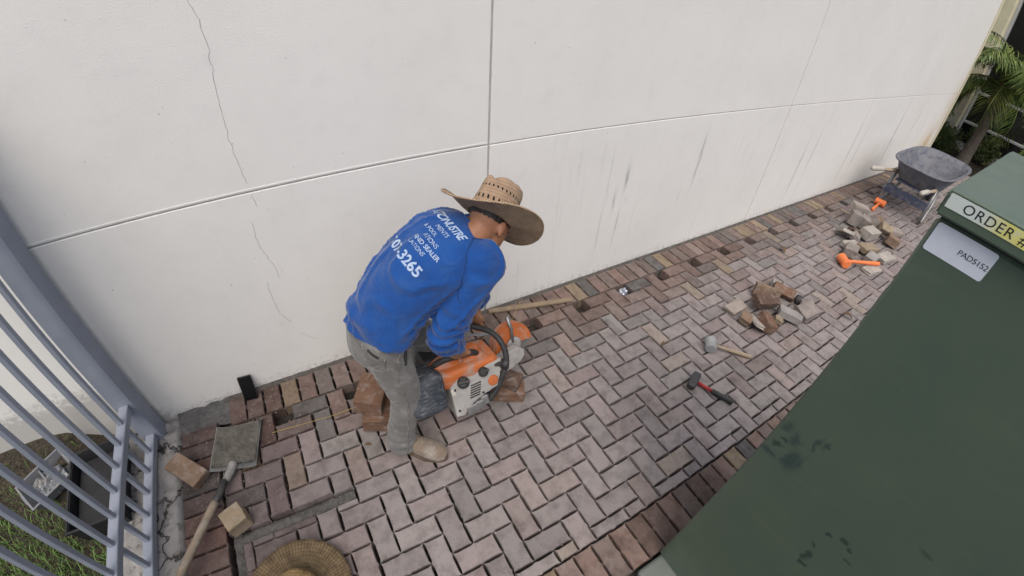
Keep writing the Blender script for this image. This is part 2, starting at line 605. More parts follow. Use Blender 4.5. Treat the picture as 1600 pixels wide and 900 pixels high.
# ------------------------------------------------------------------ building wall
def wall_material():
    k = N('painted_concrete_wall')
    vec = k.mapping('Object')
    sp = k.n('ShaderNodeSeparateXYZ'); k.l(k.tc.outputs['Object'], sp.inputs[0])
    X, Z = sp.outputs[0], sp.outputs[2]
    base = k.mix((.755, .745, .71), (.71, .70, .668), k.ramp(k.noise(vec, 1.3, 5, .6), [(.35, 0), (.7, 1)]))
    base = k.mix(base, (.56, .555, .55), k.math('MULTIPLY', k.ramp(k.noise(vec, 9, 6, .65), [(.52, 0), (.8, 1)]), .25))
    # rain streaks running down from the joint
    st = k.noise(k.mapping('Object', (26, 1, .9)), 1.0, 5, .7)
    st2 = k.noise(k.mapping('Object', (1.6, 1, 1.1), (3.1, 0, 1.7)), 1.0, 3, .6)
    m = k.math('MULTIPLY', k.ramp(st, [(.56, 0), (.70, 1)]), k.ramp(st2, [(.45, 0), (.62, 1)]))
    low = k.ramp(k.math('DIVIDE', Z, 2.4), [(.0, 1), (.47, .9), (.49, .1), (.8, 0)])
    m = k.math('MULTIPLY', m, low)
    rightside = k.ramp(k.math('DIVIDE', k.math('ADD', X, 2.3), 6.0), [(.32, .12), (.5, .9)])
    m = k.math('MULTIPLY', m, rightside)
    spots = [(.88, .80, .016, .09, 1), (.80, .62, .012, .08, .8), (1.62, .82, .014, .20, 1), (1.50, .50, .006, .10, .4), (3.35, .45, .013, .30, 1), (3.55, .62, .012, .22, .8),
             (4.55, .62, .016, .38, 1), (4.78, .55, .012, .30, .9), (5.9, .60, .024, .40, 1), (6.6, .55, .010, .35, .7), (-.66, .77, .008, .035, 1), (-.70, .60, .007, .04, .8), (.35, .6, .006, .1, .4)]
    wob = k.math('ADD', X, k.math('MULTIPLY', k.math('SUBTRACT', k.noise(vec, 12, 3), .5), .03))
    gsp = gauss_field(k, (wob, Z), spots)
    gsp = k.math('MULTIPLY', gsp, k.ramp(k.noise(k.mapping('Object', (90, 1, 6)), 1, 4, .7), [(.38, .1), (.6, 1)]))
    m = k.math('MAXIMUM', k.math('MULTIPLY', m, .7), gsp)
    col = k.mix(base, (.17, .175, .20), k.math('MULTIPLY', m, .72))
    # grime splashed up from the paving
    bank = k.ramp(k.math('DIVIDE', k.math('ADD', X, 4.0), 2.0), [(.82, .36), (.93, .0)])
    gr = k.math('SUBTRACT', k.noise(vec, 30, 7, .72), k.math('MULTIPLY', k.math('SUBTRACT', Z, bank), 2.2))
    col = k.mix(col, (.28, .265, .24), k.math('MULTIPLY', k.ramp(gr, [(.40, 0), (.62, 1)]), .6))
    # small chips
    ch = k.ramp(k.noise(vec, 55, 2, .5), [(.735, 0), (.75, 1)])
    col = k.mix(col, (.25, .24, .22), k.math('MULTIPLY', ch, .7))
    # rust-yellow stain at the far foot
    yel = gauss_field(k, (X, Z), [(7.8, .28, .35, .3, 1.0), (8.05, .8, .2, .6, .45)])
    yel = k.math('MULTIPLY', yel, k.ramp(k.noise(k.mapping('Object', (5, 1, 1.5)), 1, 4, .6), [(.35, .2), (.6, 1)]))
    col = k.mix(col, (.50, .34, .13), k.math('MULTIPLY', yel, .8))
    nb = k.bump(k.noise(vec, 160, 4, .6), .35, .003)
    nb = k.bump(k.noise(vec, 3.5, 3, .5), .25, .012, nb)
    return k.set(col, .78, 0, nb, .25)
M_WALL = wall_material()
M_JOINT = pm('joint_sealant', (.48, .475, .46), (.34, .335, .325), 12, .8, bump=.3)
wall = thing('building_wall', 'long off-white concrete wall with thin joints and a meandering crack', 'wall', (0, .012, 0))
VJ = [-8.8, -5.937, -3.055, -.173, 2.709, 5.591, 8.20]
ZJ = [-.20, 1.172, 3.4, 5.2]
jg = .0024
for a in range(len(VJ) - 1):
    for b in range(len(ZJ) - 1):
        p = MB()
        x0, x1 = VJ[a] + .006, VJ[a + 1] - .006
        z0, z1 = ZJ[b] + jg, ZJ[b + 1] - jg
        ang = .004
        p.box(x0, x1, .0, .14, z0, z1, c=.003)
        p.build('wall_panel', M_WALL, wall)
back = MB().box(VJ[0], VJ[-1] - .004, .009, .20, -.2, 5.195)
back.build('joint_sealant', M_JOINT, wall)
# raised lip along the top of the long joint
lip = MB().box(-3.0, -.19, -.0018, .004, 1.182, 1.188)
lip.build('joint_lip', M_WALL, wall)
CRACKS = [[(-1.31, 2.3), (-1.30, 2.15), (-1.31, 1.992), (-1.331, 1.914), (-1.313, 1.85), (-1.307, 1.753), (-1.32, 1.63), (-1.327, 1.484), (-1.33, 1.393), (-1.326, 1.323), (-1.322, 1.25), (-1.307, 1.195)],
          [(-1.313, 1.163), (-1.31, 1.125), (-1.309, 1.083)],
          [(-1.354, 1.04), (-1.351, 1.006), (-1.355, .955), (-1.354, .891), (-1.338, .834), (-1.324, .779), (-1.321, .727), (-1.323, .687)],
          [(-1.381, .70), (-1.386, .652), (-1.387, .566), (-1.379, .482), (-1.356, .425), (-1.338, .388)],
          [(-1.318, .309), (-1.278, .259), (-1.234, .218)]]
M_CRACK = pm('crack_shadow', (.34, .33, .32), (.46, .45, .43), 30, .95, bump=0)
for ci, c in enumerate(CRACKS):
    pts = []
    for (a, b) in zip(c, c[1:]):
        m = max(2, int(math.hypot(a[0] - b[0], a[1] - b[1]) / .012))
        for t in range(m):
            u = t / m
            X = a[0] + (b[0] - a[0]) * u; Z = a[1] + (b[1] - a[1]) * u
            pts.append((X + .007 * noise.noise((Z * 30, ci, 0)) + .003 * noise.noise((Z * 120, ci, 2)), Z))
    mb = MB(); V = []; F = []
    for t, (X, Z) in enumerate(pts):
        w = .0012 + .0007 * noise.noise((Z * 40, ci, 5))
        if t in (0, len(pts) - 1): w = .0003
        V += [(X - w, -.0006, Z), (X + w, -.0006, Z), (X + w, .004, Z), (X - w, .004, Z)]
    for t in range(len(pts) - 1):
        a = 4 * t
        for e in range(4): F.append((a + e, a + (e + 1) % 4, a + 4 + (e + 1) % 4, a + 4 + e))
    mb.add(V, F)
    mb.build('crack', M_CRACK, wall)

# ------------------------------------------------------------------ fence at the lane's end
M_FENCE = pm('pale_grey_fence_paint', (.255, .28, .335), (.21, .235, .285), 6, .42, bump=.05, bscale=40, dust=(.30, .30, .30), dscale=20, damt=.35, spec=.5)
fence = thing('metal_fence', 'pale grey metal picket fence fixed to the white wall', 'fence', (-2.235, -.07, 0))
def fbox(name, x0, x1, y0, y1, z0, z1, c=.003):
    L = fence.location
    return MB().box(x0 - L.x, x1 - L.x, y0 - L.y, y1 - L.y, z0, z1, c=c).build(name, M_FENCE, fence)
fbox('post', -2.285, -2.185, -.122, -.022, -.05, 1.95, .006)
fbox('post', -2.285, -2.185, -2.62, -2.52, -.05, 1.95, .006)
for z in (.045, .305, 1.62, 1.80):
    fbox('rail', -2.258, -2.212, -2.52, -.122, z - .022, z + .022)
FY = [-.232 - .1195 * i for i in range(19)]
for y in FY:
    fbox('picket', -2.246, -2.224, y - .011, y + .011, .06, 1.92, .002)

# ---- lawn beyond the fence
lw = MB(); nx, ny = 50, 60; V = []; F = []
def lawn_z(X, Y): return -.035 + .02 * noise.noise((X * 3, Y * 3, 0)) + .008 * noise.noise((X * 17, Y * 17, 1)) + .17 * max(0, 1 - (-Y) / .40) ** 2 * min(1, max(0, (-2.42 - X) / .25)) ** 1
for i in range(nx + 1):
    for j in range(ny + 1):
        X = -6.4 + 4.06 * i / nx; Y = .02 - 4.5 * j / ny
        V.append((X, Y, lawn_z(X, Y)))
for i in range(nx):
    for j in range(ny):
        a = i * (ny + 1) + j
        F.append((a, a + ny + 1, a + ny + 2, a + 1))
lw.add(V, F, True)
add_struct('lawn', lw, M_LAWN)
def grass(name, count, x0, x1, y0, y1, m, hmin, hmax, seed, dens=None):
    rnd = random.Random(seed)
    mb = MB(); V = []; F = []
    for _ in range(count):
        X = rnd.uniform(x0, x1); Y = rnd.uniform(y0, y1)
        if dens and rnd.random() > dens(X, Y): continue
        z = lawn_z(X, Y)
        a = rnd.uniform(0, 2 * pi); h = rnd.uniform(hmin, hmax); w = rnd.uniform(.0015, .0035); b = rnd.uniform(.2, 1.3) * h
        d = Vector((cos(a), sin(a), 0)); s = Vector((-sin(a), cos(a), 0)) * w
        p = Vector((X, Y, z - .005)); q = p + d * b * .35 + Vector((0, 0, h * .65)); e = p + d * b + Vector((0, 0, h))
        o = len(V)
        V += [p - s, p + s, q + s * .8, q - s * .8, e]
        F += [(o, o + 1, o + 2, o + 3), (o + 3, o + 2, o + 4)]
    mb.add(V, F)
    return tag(mb.build(name, m, fix=False), kind='stuff')
M_GRASS = pm('grass_blades', (.12, .22, .045), (.07, .13, .03), 3, .7, bump=0)
M_DRY = pm('dry_grass', (.12, .092, .06), (.07, .052, .034), 5, .8, bump=0)
grass('grass', 42000, -4.6, -2.40, -2.6, -.0, M_GRASS, .02, .06, 3, lambda x, y: .04 + .96 * min(1, max(0, (.55 * (-x - 2.55) + .9 * (-y - .36)) / .42)))
grass('dry_thatch', 24000, -4.2, -2.38, -2.2, -.0, M_DRY, .008, .03, 5, lambda x, y: .9 - .55 * min(1, max(0, (-y - .5))))

# ---- things lying on the lawn by the wall
M_CLEARPL = pm('milky_plastic', (.19, .20, .22), (.14, .15, .165), 9, .3, bump=.05, dust=(.3, .27, .2), dscale=12, damt=.6, spec=.5)
M_BLACKPL = pm('black_plastic', (.018, .019, .021), (.012, .012, .014), 8, .5, bump=.1, dust=(.06, .06, .06), damt=.25)
tray = thing('plastic_crate', 'milky plastic storage box lying open on the grass behind the fence', 'storage box', (-2.765, -.20, .03), rot=(.14, -.06, .62))
tray.scale = (.72, .72, .62)
cr = MB()
def open_box(mb, lx, ly, h, t, taper=.85):
    a, b = lx / 2, ly / 2
    for (s0, s1) in ((1, 1),):
        V = [(-a * taper, -b * taper, 0), (a * taper, -b * taper, 0), (a * taper, b * taper, 0), (-a * taper, b * taper, 0), (-a, -b, h), (a, -b, h), (a, b, h), (-a, b, h)]
        a2, b2 = a - t, b - t
        V += [(-a2 * taper, -b2 * taper, t), (a2 * taper, -b2 * taper, t), (a2 * taper, b2 * taper, t), (-a2 * taper, b2 * taper, t), (-a2, -b2, h), (a2, -b2, h), (a2, b2, h), (-a2, b2, h)]
        F = [(3, 2, 1, 0), (0, 1, 5, 4), (1, 2, 6, 5), (2, 3, 7, 6), (3, 0, 4, 7), (8, 9, 10, 11), (9, 8, 12, 13), (10, 9, 13, 14), (11, 10, 14, 15), (8, 11, 15, 12), (4, 5, 13, 12), (5, 6, 14, 13), (6, 7, 15, 14), (7, 4, 12, 15)]
        mb.add(V, F)
open_box(cr, .36, .24, .12, .004)
cr.build('tub', M_CLEARPL, tray)
MB().box(-.19, .19, -.13, -.117, .112, .124).box(-.19, .19, .117, .13, .112, .124).box(-.19, -.177, -.117, .117, .112, .124).box(.177, .19, -.117, .117, .112, .124).build('rim', M_CLEARPL, tray)
MB().box(-.012, .0, -.11, .11, .005, .10).build('divider', M_CLEARPL, tray)
for a in (-1, 1):
    MB().box(a * .194 - .004, a * .194 + .004, -.05, .05, .06, .115, c=.002).build('clip', M_CLEARPL, tray)
bag = MB()
V = []; F = []; n = 14
for i in range(n + 1):
    for j in range(n + 1):
        u, v = i / n - .5, j / n - .5
        V.append((u * .16, v * .13, .035 + .04 * noise.noise((u * 5, v * 5, 1)) + .02 * noise.noise((u * 13, v * 13, 4)) - .05 * (u * u + v * v)))
for i in range(n):
    for j in range(n):
        a = i * (n + 1) + j; F.append((a, a + n + 1, a + n + 2, a + 1))
bag.add(V, F)
o = bag.build('plastic_wrap', M_CLEARPL); o.location = (-2.75, -.215, .055); o.rotation_euler = (0, 0, .6)
tag(o, 'crumpled clear plastic wrap inside the open storage box', 'wrapper')
bn = thing('black_bin', 'black plastic bin lying behind the fence beside the storage box', 'bin', (-2.47, -.36, -.02), rot=(0, 0, .06))
bn.scale = (.92, .86, .75)
b = MB(); open_box(b, .27, .50, .20, .006, .9); b.build('bin_body', M_BLACKPL, bn)
MB().box(-.145, .145, -.262, -.249, .19, .207).box(-.145, .145, .249, .262, .19, .207).box(-.145, -.134, -.249, .249, .19, .207).box(.134, .145, -.249, .249, .19, .207).build('bin_rim', M_BLACKPL, bn)
MB().box(-.115, .115, -.225, .225, .125, .130).build('inner_lid', M_BLACKPL, bn)
o = MB().tube([(-2.60, -.02, .05), (-2.575, -.05, .25), (-2.56, -.07, .36)], .008, 8).build('wooden_stake', pm('stake_wood', (.30, .24, .16), None, 20, .8))
tag(o, 'thin wooden stake leaning on the wall beside the black bin', 'stake')

# ------------------------------------------------------------------ pad-mounted transformer cabinet
def cab_mat():
    k = N('green_cabinet_paint')
    vec = k.mapping('Object')
    sp = k.n('ShaderNodeSeparateXYZ'); k.l(k.tc.outputs['Object'], sp.inputs[0])
    X, Y, Z = sp.outputs
    col = k.mix((.088, .118, .082), (.072, .104, .080), k.ramp(k.noise(vec, 3.5, 5, .6), [(.35, 0), (.7, 1)]))
    col = k.mix(col, (.12, .15, .11), k.math('MULTIPLY', k.ramp(k.noise(k.mapping('Object', (1, 3, 14), rot=(.5, 0, 0)), 1.5, 6, .7), [(.55, 0), (.75, 1)]), .35))
    wobY = k.math('ADD', Y, k.math('MULTIPLY', k.math('SUBTRACT', k.noise(vec, 26, 4, .6), .5), .05))
    wobZ = k.math('ADD', Z, k.math('MULTIPLY', k.math('SUBTRACT', k.noise(k.mapping('Object', loc=(4, 2, 7)), 26, 4, .6), .5), .05))
    spots = [(-.030, 1.00, .03, .012, .9), (-.085, 1.03, .018, .045, .9), (-.105, 1.04, .012, .05, .6), (-.06, 1.10, .018, .03, .6), (-.105, 1.14, .006, .03, .9), (-.12, 1.16, .006, .02, .8), (-.02, 1.12, .02, .02, .6)]
    blue = gauss_field(k, (wobY, wobZ), spots)
    blue = k.ramp(blue, [(.15, 0), (.6, 1)])
    front = k.math('LESS_THAN', X, .02)
    col = k.mix(col, (.016, .036, .042), k.math('MULTIPLY', k.math('MULTIPLY', blue, front), .6))
    drops = [(-.300, .80, .012, .035, 1), (-.286, .93, .010, .010, 1), (-.285, .86, .010, .008, .9), (-.318, .965, .012, .010, 1), (-.345, .95, .009, .009, 1), (-.31, .76, .02, .01, .8), (-.365, .91, .008, .006, .9), (-.44, 1.13, .04, .012, .5), (-.03, 1.045, .012, .010, 1), (-.04, 1.075, .010, .010, .9)]
    dk = gauss_field(k, (wobY, wobZ), drops)
    dk = k.ramp(dk, [(.30, 0), (.55, 1)])
    col = k.mix(col, (.012, .022, .024), k.math('MULTIPLY', k.math('MULTIPLY', dk, front), .6))
    scr = k.ramp(k.noise(vec, 60, 3, .6), [(.74, 0), (.78, 1)])
    col = k.mix(col, (.16, .19, .15), k.math('MULTIPLY', scr, .5))
    rg = k.math('ADD', k.math('MULTIPLY', k.noise(vec, 6, 5, .6), .35), .16)
    nb = k.bump(k.noise(vec, 500, 2, .5), .06, .0006)
    nb = k.bump(k.noise(vec, 2.5, 2, .5), .12, .01, nb)
    return k.set(col, rg, 0, nb, .5)
M_CAB = cab_mat()
cab = thing('transformer_cabinet', 'large dark green steel utility cabinet with white order stickers', 'utility cabinet', (-.2, -1.746, 0))
MB().box(0, .62, -1.45, 0, .022, 1.752, c=.006).build('cabinet_body', M_CAB, cab)
hood = MB()
hx0, hx1, hy0, hy1 = -.022, .565, -1.47, .004
prof = [(hx0, 1.762), (hx0, 1.806), (hx0 + .006, 1.811), (hx1, 1.822), (hx1, 1.762)]
hood.prism(prof, hy0, hy1)
hood.build('hood', M_CAB, cab, bevel=.004)
MB().box(.004, .5, -1.44, -.006, 1.752, 1.763).build('seam_gasket', M_BLACKPL, cab)
MB().box(.10, .165, .0005, .014, 1.42, 1.54, c=.004).build('latch_plate', M_CAB, cab)
MB().box(.03, .05, -1.3, .0, .02, .021).build('sill', M_CAB, cab)
M_STICK = pm('white_label_vinyl', (.66, .70, .77), (.60, .64, .71), 8, .45, bump=.03, dust=(.5, .5, .5), dscale=30, damt=.2)
def stick_grad():
    k = N('faded_label_vinyl')
    sp = k.n('ShaderNodeSeparateXYZ'); k.l(k.tc.outputs['Object'], sp.inputs[0])
    f = k.ramp(k.math('MULTIPLY', sp.outputs[1], -1.0), [(.06, (.58, .64, .60)), (.10, (.64, .61, .18))])
    col = k.mix(f, (.55, .58, .56), k.math('MULTIPLY', k.ramp(k.noise(k.mapping('Object'), 40, 5, .6), [(.45, 0), (.7, 1)]), .5))
    return k.set(col, .4, 0, None, .5)
M_STICK2 = stick_grad()
M_INK = pm('black_ink', (.012, .012, .013), (.02, .02, .02), 20, .6, bump=0)
def rounded(y0, y1, z0, z1, r, x, t=.0008, n=5):
    pts = []
    for (cy, cz, a0) in ((y1 - r, z1 - r, 0), (y0 + r, z1 - r, pi / 2), (y0 + r, z0 + r, pi), (y1 - r, z0 + r, 1.5 * pi)):
        for i in range(n + 1):
            a = a0 + pi / 2 * i / n
            pts.append((cy + r * cos(a), cz + r * sin(a)))
    m = len(pts)
    V = [(x, p, q) for p, q in pts] + [(x - t, p, q) for p, q in pts]
    F = [tuple(range(m)), tuple(range(2 * m - 1, m - 1, -1))] + [(k, (k + 1) % m, m + (k + 1) % m, m + k) for k in range(m)]
    return MB().add(V, F)
s1 = rounded(-.119, -.009, 1.691, 1.748, .005, -.0003).build('number_label', M_STICK, cab)
s2 = rounded(-.40, -.003, 1.781, 1.8065, .001, -.0223).build('order_label', M_STICK2, cab)
def text_mesh(body, size, name='lettering', align='LEFT', spacing=1.0, shear=0, bold=0):
    cu = bpy.data.curves.new('text', 'FONT')
    cu.body = body; cu.size = size; cu.align_x = align; cu.space_character = spacing; cu.shear = shear; cu.offset = bold
    cu.resolution_u = 3
    o = bpy.data.objects.new('text', cu)
    COL.objects.link(o)
    bpy.context.view_layer.update()
    me = bpy.data.meshes.new_from_object(o.evaluated_get(bpy.context.evaluated_depsgraph_get()))
    bpy.data.objects.remove(o); bpy.data.curves.remove(cu)
    me.name = name
    return me
def face_text(body, size, y, z, x, parent, **kw):
    me = text_mesh(body, size, **kw)
    for v in me.vertices:
        v.co = Vector((x, y - v.co.x, z + v.co.y))
    me.materials.clear(); me.materials.append(M_INK)
    o = bpy.data.objects.new('lettering', me); link(o, parent); return o
face_text('PAD5152', .0150, -.062, 1.7125, -.0016, s1, spacing=.92)
face_text('ORDER #', .0245, -.030, 1.7855, -.0236, s2, spacing=1.12)
pad = MB()
pad.box(-.135, .75, -1.6, -.012, -.04, .010, c=.02)
pad.build('base_pad', pm('grey_green_pad', (.17, .19, .17), (.13, .15, .135), 5, .7, bump=.1), cab)

# ------------------------------------------------------------------ the worker
def organic(mb, voxel, smooth=6, factor=.5, adapt=0):
    """one continuous skin around overlapping closed shapes"""
    me = mb.mesh('tmp')
    o = bpy.data.objects.new('tmp', me); COL.objects.link(o)
    r = o.modifiers.new('r', 'REMESH'); r.mode = 'VOXEL'; r.voxel_size = voxel; r.adaptivity = adapt
    if smooth:
        s = o.modifiers.new('s', 'SMOOTH'); s.iterations = smooth; s.factor = factor
    bpy.context.view_layer.update()
    out = bpy.data.meshes.new_from_object(o.evaluated_get(bpy.context.evaluated_depsgraph_get()))
    bpy.data.objects.remove(o); bpy.data.meshes.remove(me)
    out.polygons.foreach_set('use_smooth', [True] * len(out.polygons))
    return out
def displace(me, fn):
    nr = [v.normal.copy() for v in me.vertices]
    for v, n in zip(me.vertices, nr):
        v.co = v.co + n * fn(v.co)
    me.update()
def put(me, name, m, parent):
    me.materials.clear(); me.materials.append(m); me.name = name
    o = bpy.data.objects.new(name, me); link(o, parent)
    if parent is not None:
        L = parent.matrix_world.translation if parent.parent is None else Vector()
        for v in me.vertices: v.co = v.co - PORIG
    return o
PORIG = Vector((-.97, -.60, 0))
man = thing('person', 'person in blue shirt, grey trousers and straw hat bending over a saw', 'person', PORIG)
bpy.context.view_layer.update()

M_SKIN = pm('skin', (.34, .160, .088), (.27, .122, .066), 12, .5, bump=.12, bscale=180, dust=(.34, .25, .2), dscale=25, damt=.18)
def cloth(name, c1, c2, dust, damt, weave=900, rough=.85):
    k = N(name)
    vec = k.mapping('Object')
    col = k.mix(c1, c2, k.ramp(k.noise(vec, 7, 6, .6), [(.35, 0), (.7, 1)]))
    d = k.ramp(k.noise(vec, 11, 8, .7, .5), [(.5, 0), (.72, 1)])
    col = k.mix(col, dust, k.math('MULTIPLY', d, damt))
    w = k.n('ShaderNodeTexWave'); w.inputs['Scale'].default_value = weave / 6; w.bands_direction = 'DIAGONAL'
    k.l(vec, w.inputs['Vector'])
    nb = k.bump(w.outputs['Fac'], .12, .0006)
    nb = k.bump(k.noise(k.mapping('Object', (16, 9, 26), rot=(.3, .5, .2)), 1.0, 5, .62, 1.2), .55, .014, nb)
    nb = k.bump(k.noise(vec, 60, 4, .6), .3, .003, nb)
    k.set(col, rough, 0, nb, .2)
    try:
        k.b.inputs['Sheen Weight'].default_value = .25
    except Exception: pass
    return k.m
def shirt_mat():
    return cloth('blue_jersey', (.008, .066, .26), (.006, .050, .21), (.04, .09, .22), .4)
M_SHIRT = shirt_mat()
M_TROUS = cloth('grey_denim', (.150, .147, .140), (.100, .099, .096), (.27, .27, .265), .7)
M_BOOT = cloth('dusty_boot_leather', (.23, .175, .125), (.15, .12, .095), (.34, .325, .30), .8, rough=.8)
M_SOLE = pm('boot_sole', (.13, .095, .065), (.08, .06, .045), 12, .9, bump=.3)
M_HAIR = pm('black_hair', (.012, .010, .009), (.02, .016, .014), 30, .5, bump=.6, bscale=300, bdist=.003)

RS, LS_ = Vector((-.575, -.735, 1.055)), Vector((-.52, -.465, 1.015))
RE, LE = Vector((-.768, -.775, .795)), Vector((-.435, -.435, .76))
RW, LW = Vector((-.680, -.690, .555)), Vector((-.497, -.500, .575))
TORSO = [(-.995, -.60, .745), (-.965, -.60, .80), (-.915, -.60, .875), (-.84, -.595, .955), (-.755, -.592, 1.02), (-.675, -.59, 1.07), (-.60, -.588, 1.105), (-.555, -.588, 1.125)]
TR = [(.165, .118), (.168, .125), (.165, .128), (.170, .132), (.185, .135), (.190, .125), (.15, .095), (.085, .07)]
UPL = (0.06, -1, -.05)

def lerp_pts(a, b, n): return [Vector(a).lerp(Vector(b), i / n) for i in range(n + 1)]
def smooth_path_(P, n=6):
    P = [Vector(p) for p in P]; out = []
    for i in range(len(P) - 1):
        p0, p1, p2, p3 = P[max(i - 1, 0)], P[i], P[i + 1], P[min(i + 2, len(P) - 1)]
        for k in range(n):
            t = k / n
            out.append(.5 * ((2 * p1) + (p2 - p0) * t + (2 * p0 - 5 * p1 + 4 * p2 - p3) * t * t + (3 * p1 - p0 - 3 * p2 + p3) * t ** 3))
    out.append(P[-1]); return out
# shirt
sh = MB()
sh.tube([(-1.03, -.60, .70)] + TORSO, [(.150, .108)] + TR, 28, up=UPL)
sh.ball((-.665, -.598, 1.045), (.12, .185, .085), M=Euler((.0, .45, 0)).to_matrix().to_4x4())
sh.tube([RS + Vector((-.06, .09, .01)), RS + Vector((-.02, .035, .0)), RS, RS.lerp(RE, .3), RS.lerp(RE, .65), RE, RE.lerp(RW, .25), RE.lerp(RW, .6), RE.lerp(RW, .93)],
        [.10, .090, .082, .074, .066, .060, .057, .051, .046], 18)
sh.ball(RS + Vector((.004, .005, .004)), .083)
sh.tube([LS_ + Vector((-.06, -.09, .0)), LS_, LS_.lerp(LE, .4), LE, LE.lerp(LW, .4), LE.lerp(LW, .88)], [.09, .080, .065, .056, .051, .044], 18)
sh.ball(RE, .062)
me = organic(sh, .0085, 10, .5)
SP = [Vector(p) for p in TORSO]
def fold(co):
    d = 0
    # soft drape over the whole shirt
    d += .007 * noise.noise((co.x * 9, co.y * 7, co.z * 9)) + .004 * noise.noise((co.x * 22, co.y * 15, co.z * 22 + 4))
    s0 = co.x * .75 + co.z * .6; s1 = co.x * -.5 + co.z * .65 - co.y * .6
    rg = 1 - abs(noise.noise((s0 * 7 + 2, s1 * 17, co.y * 3)))
    d += .016 * (max(0, rg - .80) / .20) * (.5 + noise.noise(co * 4))
    # creases at the elbow and across the forearm
    t = (co - RE).length
    if t < .17:
        ax = (RS - RW).normalized(); s = (co - RE).dot(ax)
        d += .0090 * math.exp(-(t / .12) ** 2) * sin(s * 150 + 4 * noise.noise(co * 9))
    t = (co - (RS + Vector((-.06, .03, -.06)))).length
    if t < .14:
        d += .007 * math.exp(-(t / .09) ** 2) * sin((co.x * .6 - co.z * .8) * 120 + 3 * noise.noise(co * 11))
    # diagonal pulls toward the waist
    if co.z < 1.02 and co.x < -.72 and co.y < -.5:
        s = co.x * .5 + co.z * .85 + co.y * .35
        w = min(1, (1.02 - co.z) / .12) * min(1, (-.72 - co.x) / .08)
        d += .0085 * w * sin(s * 70 + 5 * noise.noise(co * 5)) * (.5 + noise.noise(co * 4 + Vector((3, 1, 0))))
    # blousing above the hem
    h = (co - Vector((-.965, -.60, .80))).dot((SP[2] - SP[1]).normalized())
    d += .010 * math.exp(-((h - .02) / .035) ** 2)
    return d
displace(me, fold)
# cut the hem: drop everything below the shirt's end plane
bm = bmesh.new(); bm.from_mesh(me)
hn = Vector((.42, .16, .89)).normalized()
bmesh.ops.bisect_plane(bm, geom=bm.verts[:] + bm.edges[:] + bm.faces[:], plane_co=(-.985, -.62, .775), plane_no=-hn, clear_outer=True)
bm.to_mesh(me); bm.free()
SHIRT_BVH = BVHTree.FromPolygons([v.co.copy() for v in me.vertices], [tuple(p.vertices) for p in me.polygons])
shirt = put(me, 'shirt', M_SHIRT, man)
def shirt_seam(pts, r, name, m, off=.0005, n=16):
    P = []
    for p in smooth_path_(pts, n):
        h = SHIRT_BVH.find_nearest(p); P.append(h[0] + h[1] * off - PORIG)
    MB().tube(P, r, 8).build(name, m, shirt)
so_ = shirt.modifiers.new('t', 'SOLIDIFY'); so_.thickness = .003; so_.offset = -1

# printing on the back of the shirt
M_PRINT = pm('worn_white_print', (.44, .52, .62), (.26, .36, .54), 60, .7, bump=0, dust=(.10, .20, .45), dscale=90, damt=.55)
def shirt_text(body, size, along, right, shear=0, bold=0.0, spacing=1):
    """along = distance up the back from the waist point, right = offset of the right end toward his right arm"""
    mt = text_mesh(body, size, align='RIGHT', shear=shear, bold=bold, spacing=spacing)
    bm = bmesh.new(); bm.from_mesh(mt)
    bmesh.ops.triangulate(bm, faces=bm.faces[:])
    for _ in range(2):
        es = [e for e in bm.edges if e.calc_length() > .012]
        if es: bmesh.ops.subdivide_edges(bm, edges=es, cuts=1)
        bmesh.ops.triangulate(bm, faces=bm.faces[:])
    O = Vector((-.875, -.602, .918)); upv = Vector((.80, .02, .60)).normalized(); rt = Vector((.0, -1, 0))
    rt = (rt - upv * rt.dot(upv)).normalized()
    nrm = upv.cross(rt) * -1
    if nrm.z < 0: nrm = -nrm
    bad = []
    for v in bm.verts:
        p = O + upv * (along + v.co.y) + rt * (right + v.co.x) + nrm * .5
        d = -(nrm + rt * .25 * (right + v.co.x) / .15).normalized()
        hit = SHIRT_BVH.ray_cast(p - (d + nrm) * .4, d)
        if hit[0] is None: bad.append(v); continue
        v.co = hit[0] + hit[1] * .0022 - PORIG
    if bad: bmesh.ops.delete(bm, geom=bad, context='VERTS')
    bm.to_mesh(mt); bm.free()
    mt.materials.clear(); mt.materials.append(M_PRINT)
    o = bpy.data.objects.new('printed_lettering', mt); link(o, shirt)
shirt_text('507-3265', .055, .125, .130, bold=.0016)
shirt_text('LATIONS', .022, .190, .088)
shirt_text('AND SEALER', .024, .215, .135, bold=.0004)
shirt_text('ATIONS', .022, .243, .098)
shirt_text('& POOL', .020, .268, .055)
shirt_text('MENTS', .022, .293, .080)
shirt_text('YSTONUSTRE', .037, .322, .112, shear=.3, bold=.0008, spacing=.85)

M_SEAMB = pm('shirt_seam', (.008, .04, .15), (.007, .035, .13), 20, .85, bump=0)
shirt_seam([(-.56, -.70, 1.16), (-.60, -.70, 1.15), (-.655, -.73, 1.10), (-.69, -.76, 1.02), (-.68, -.78, .95)], .0022, 'shoulder_seam', M_SEAMB)
# collar band round the neck
NB = Vector((-.548, -.590, 1.128)); nd = Vector((.62, .0, .40)).normalized(); na = Vector((0, 1, 0)); nb_ = nd.cross(na)
MB().tube([NB + na * cos(2 * pi * k / 32) * .069 + nb_ * sin(2 * pi * k / 32) * .066 - PORIG for k in range(33)], .0062, 8).build('collar', M_SHIRT, shirt)
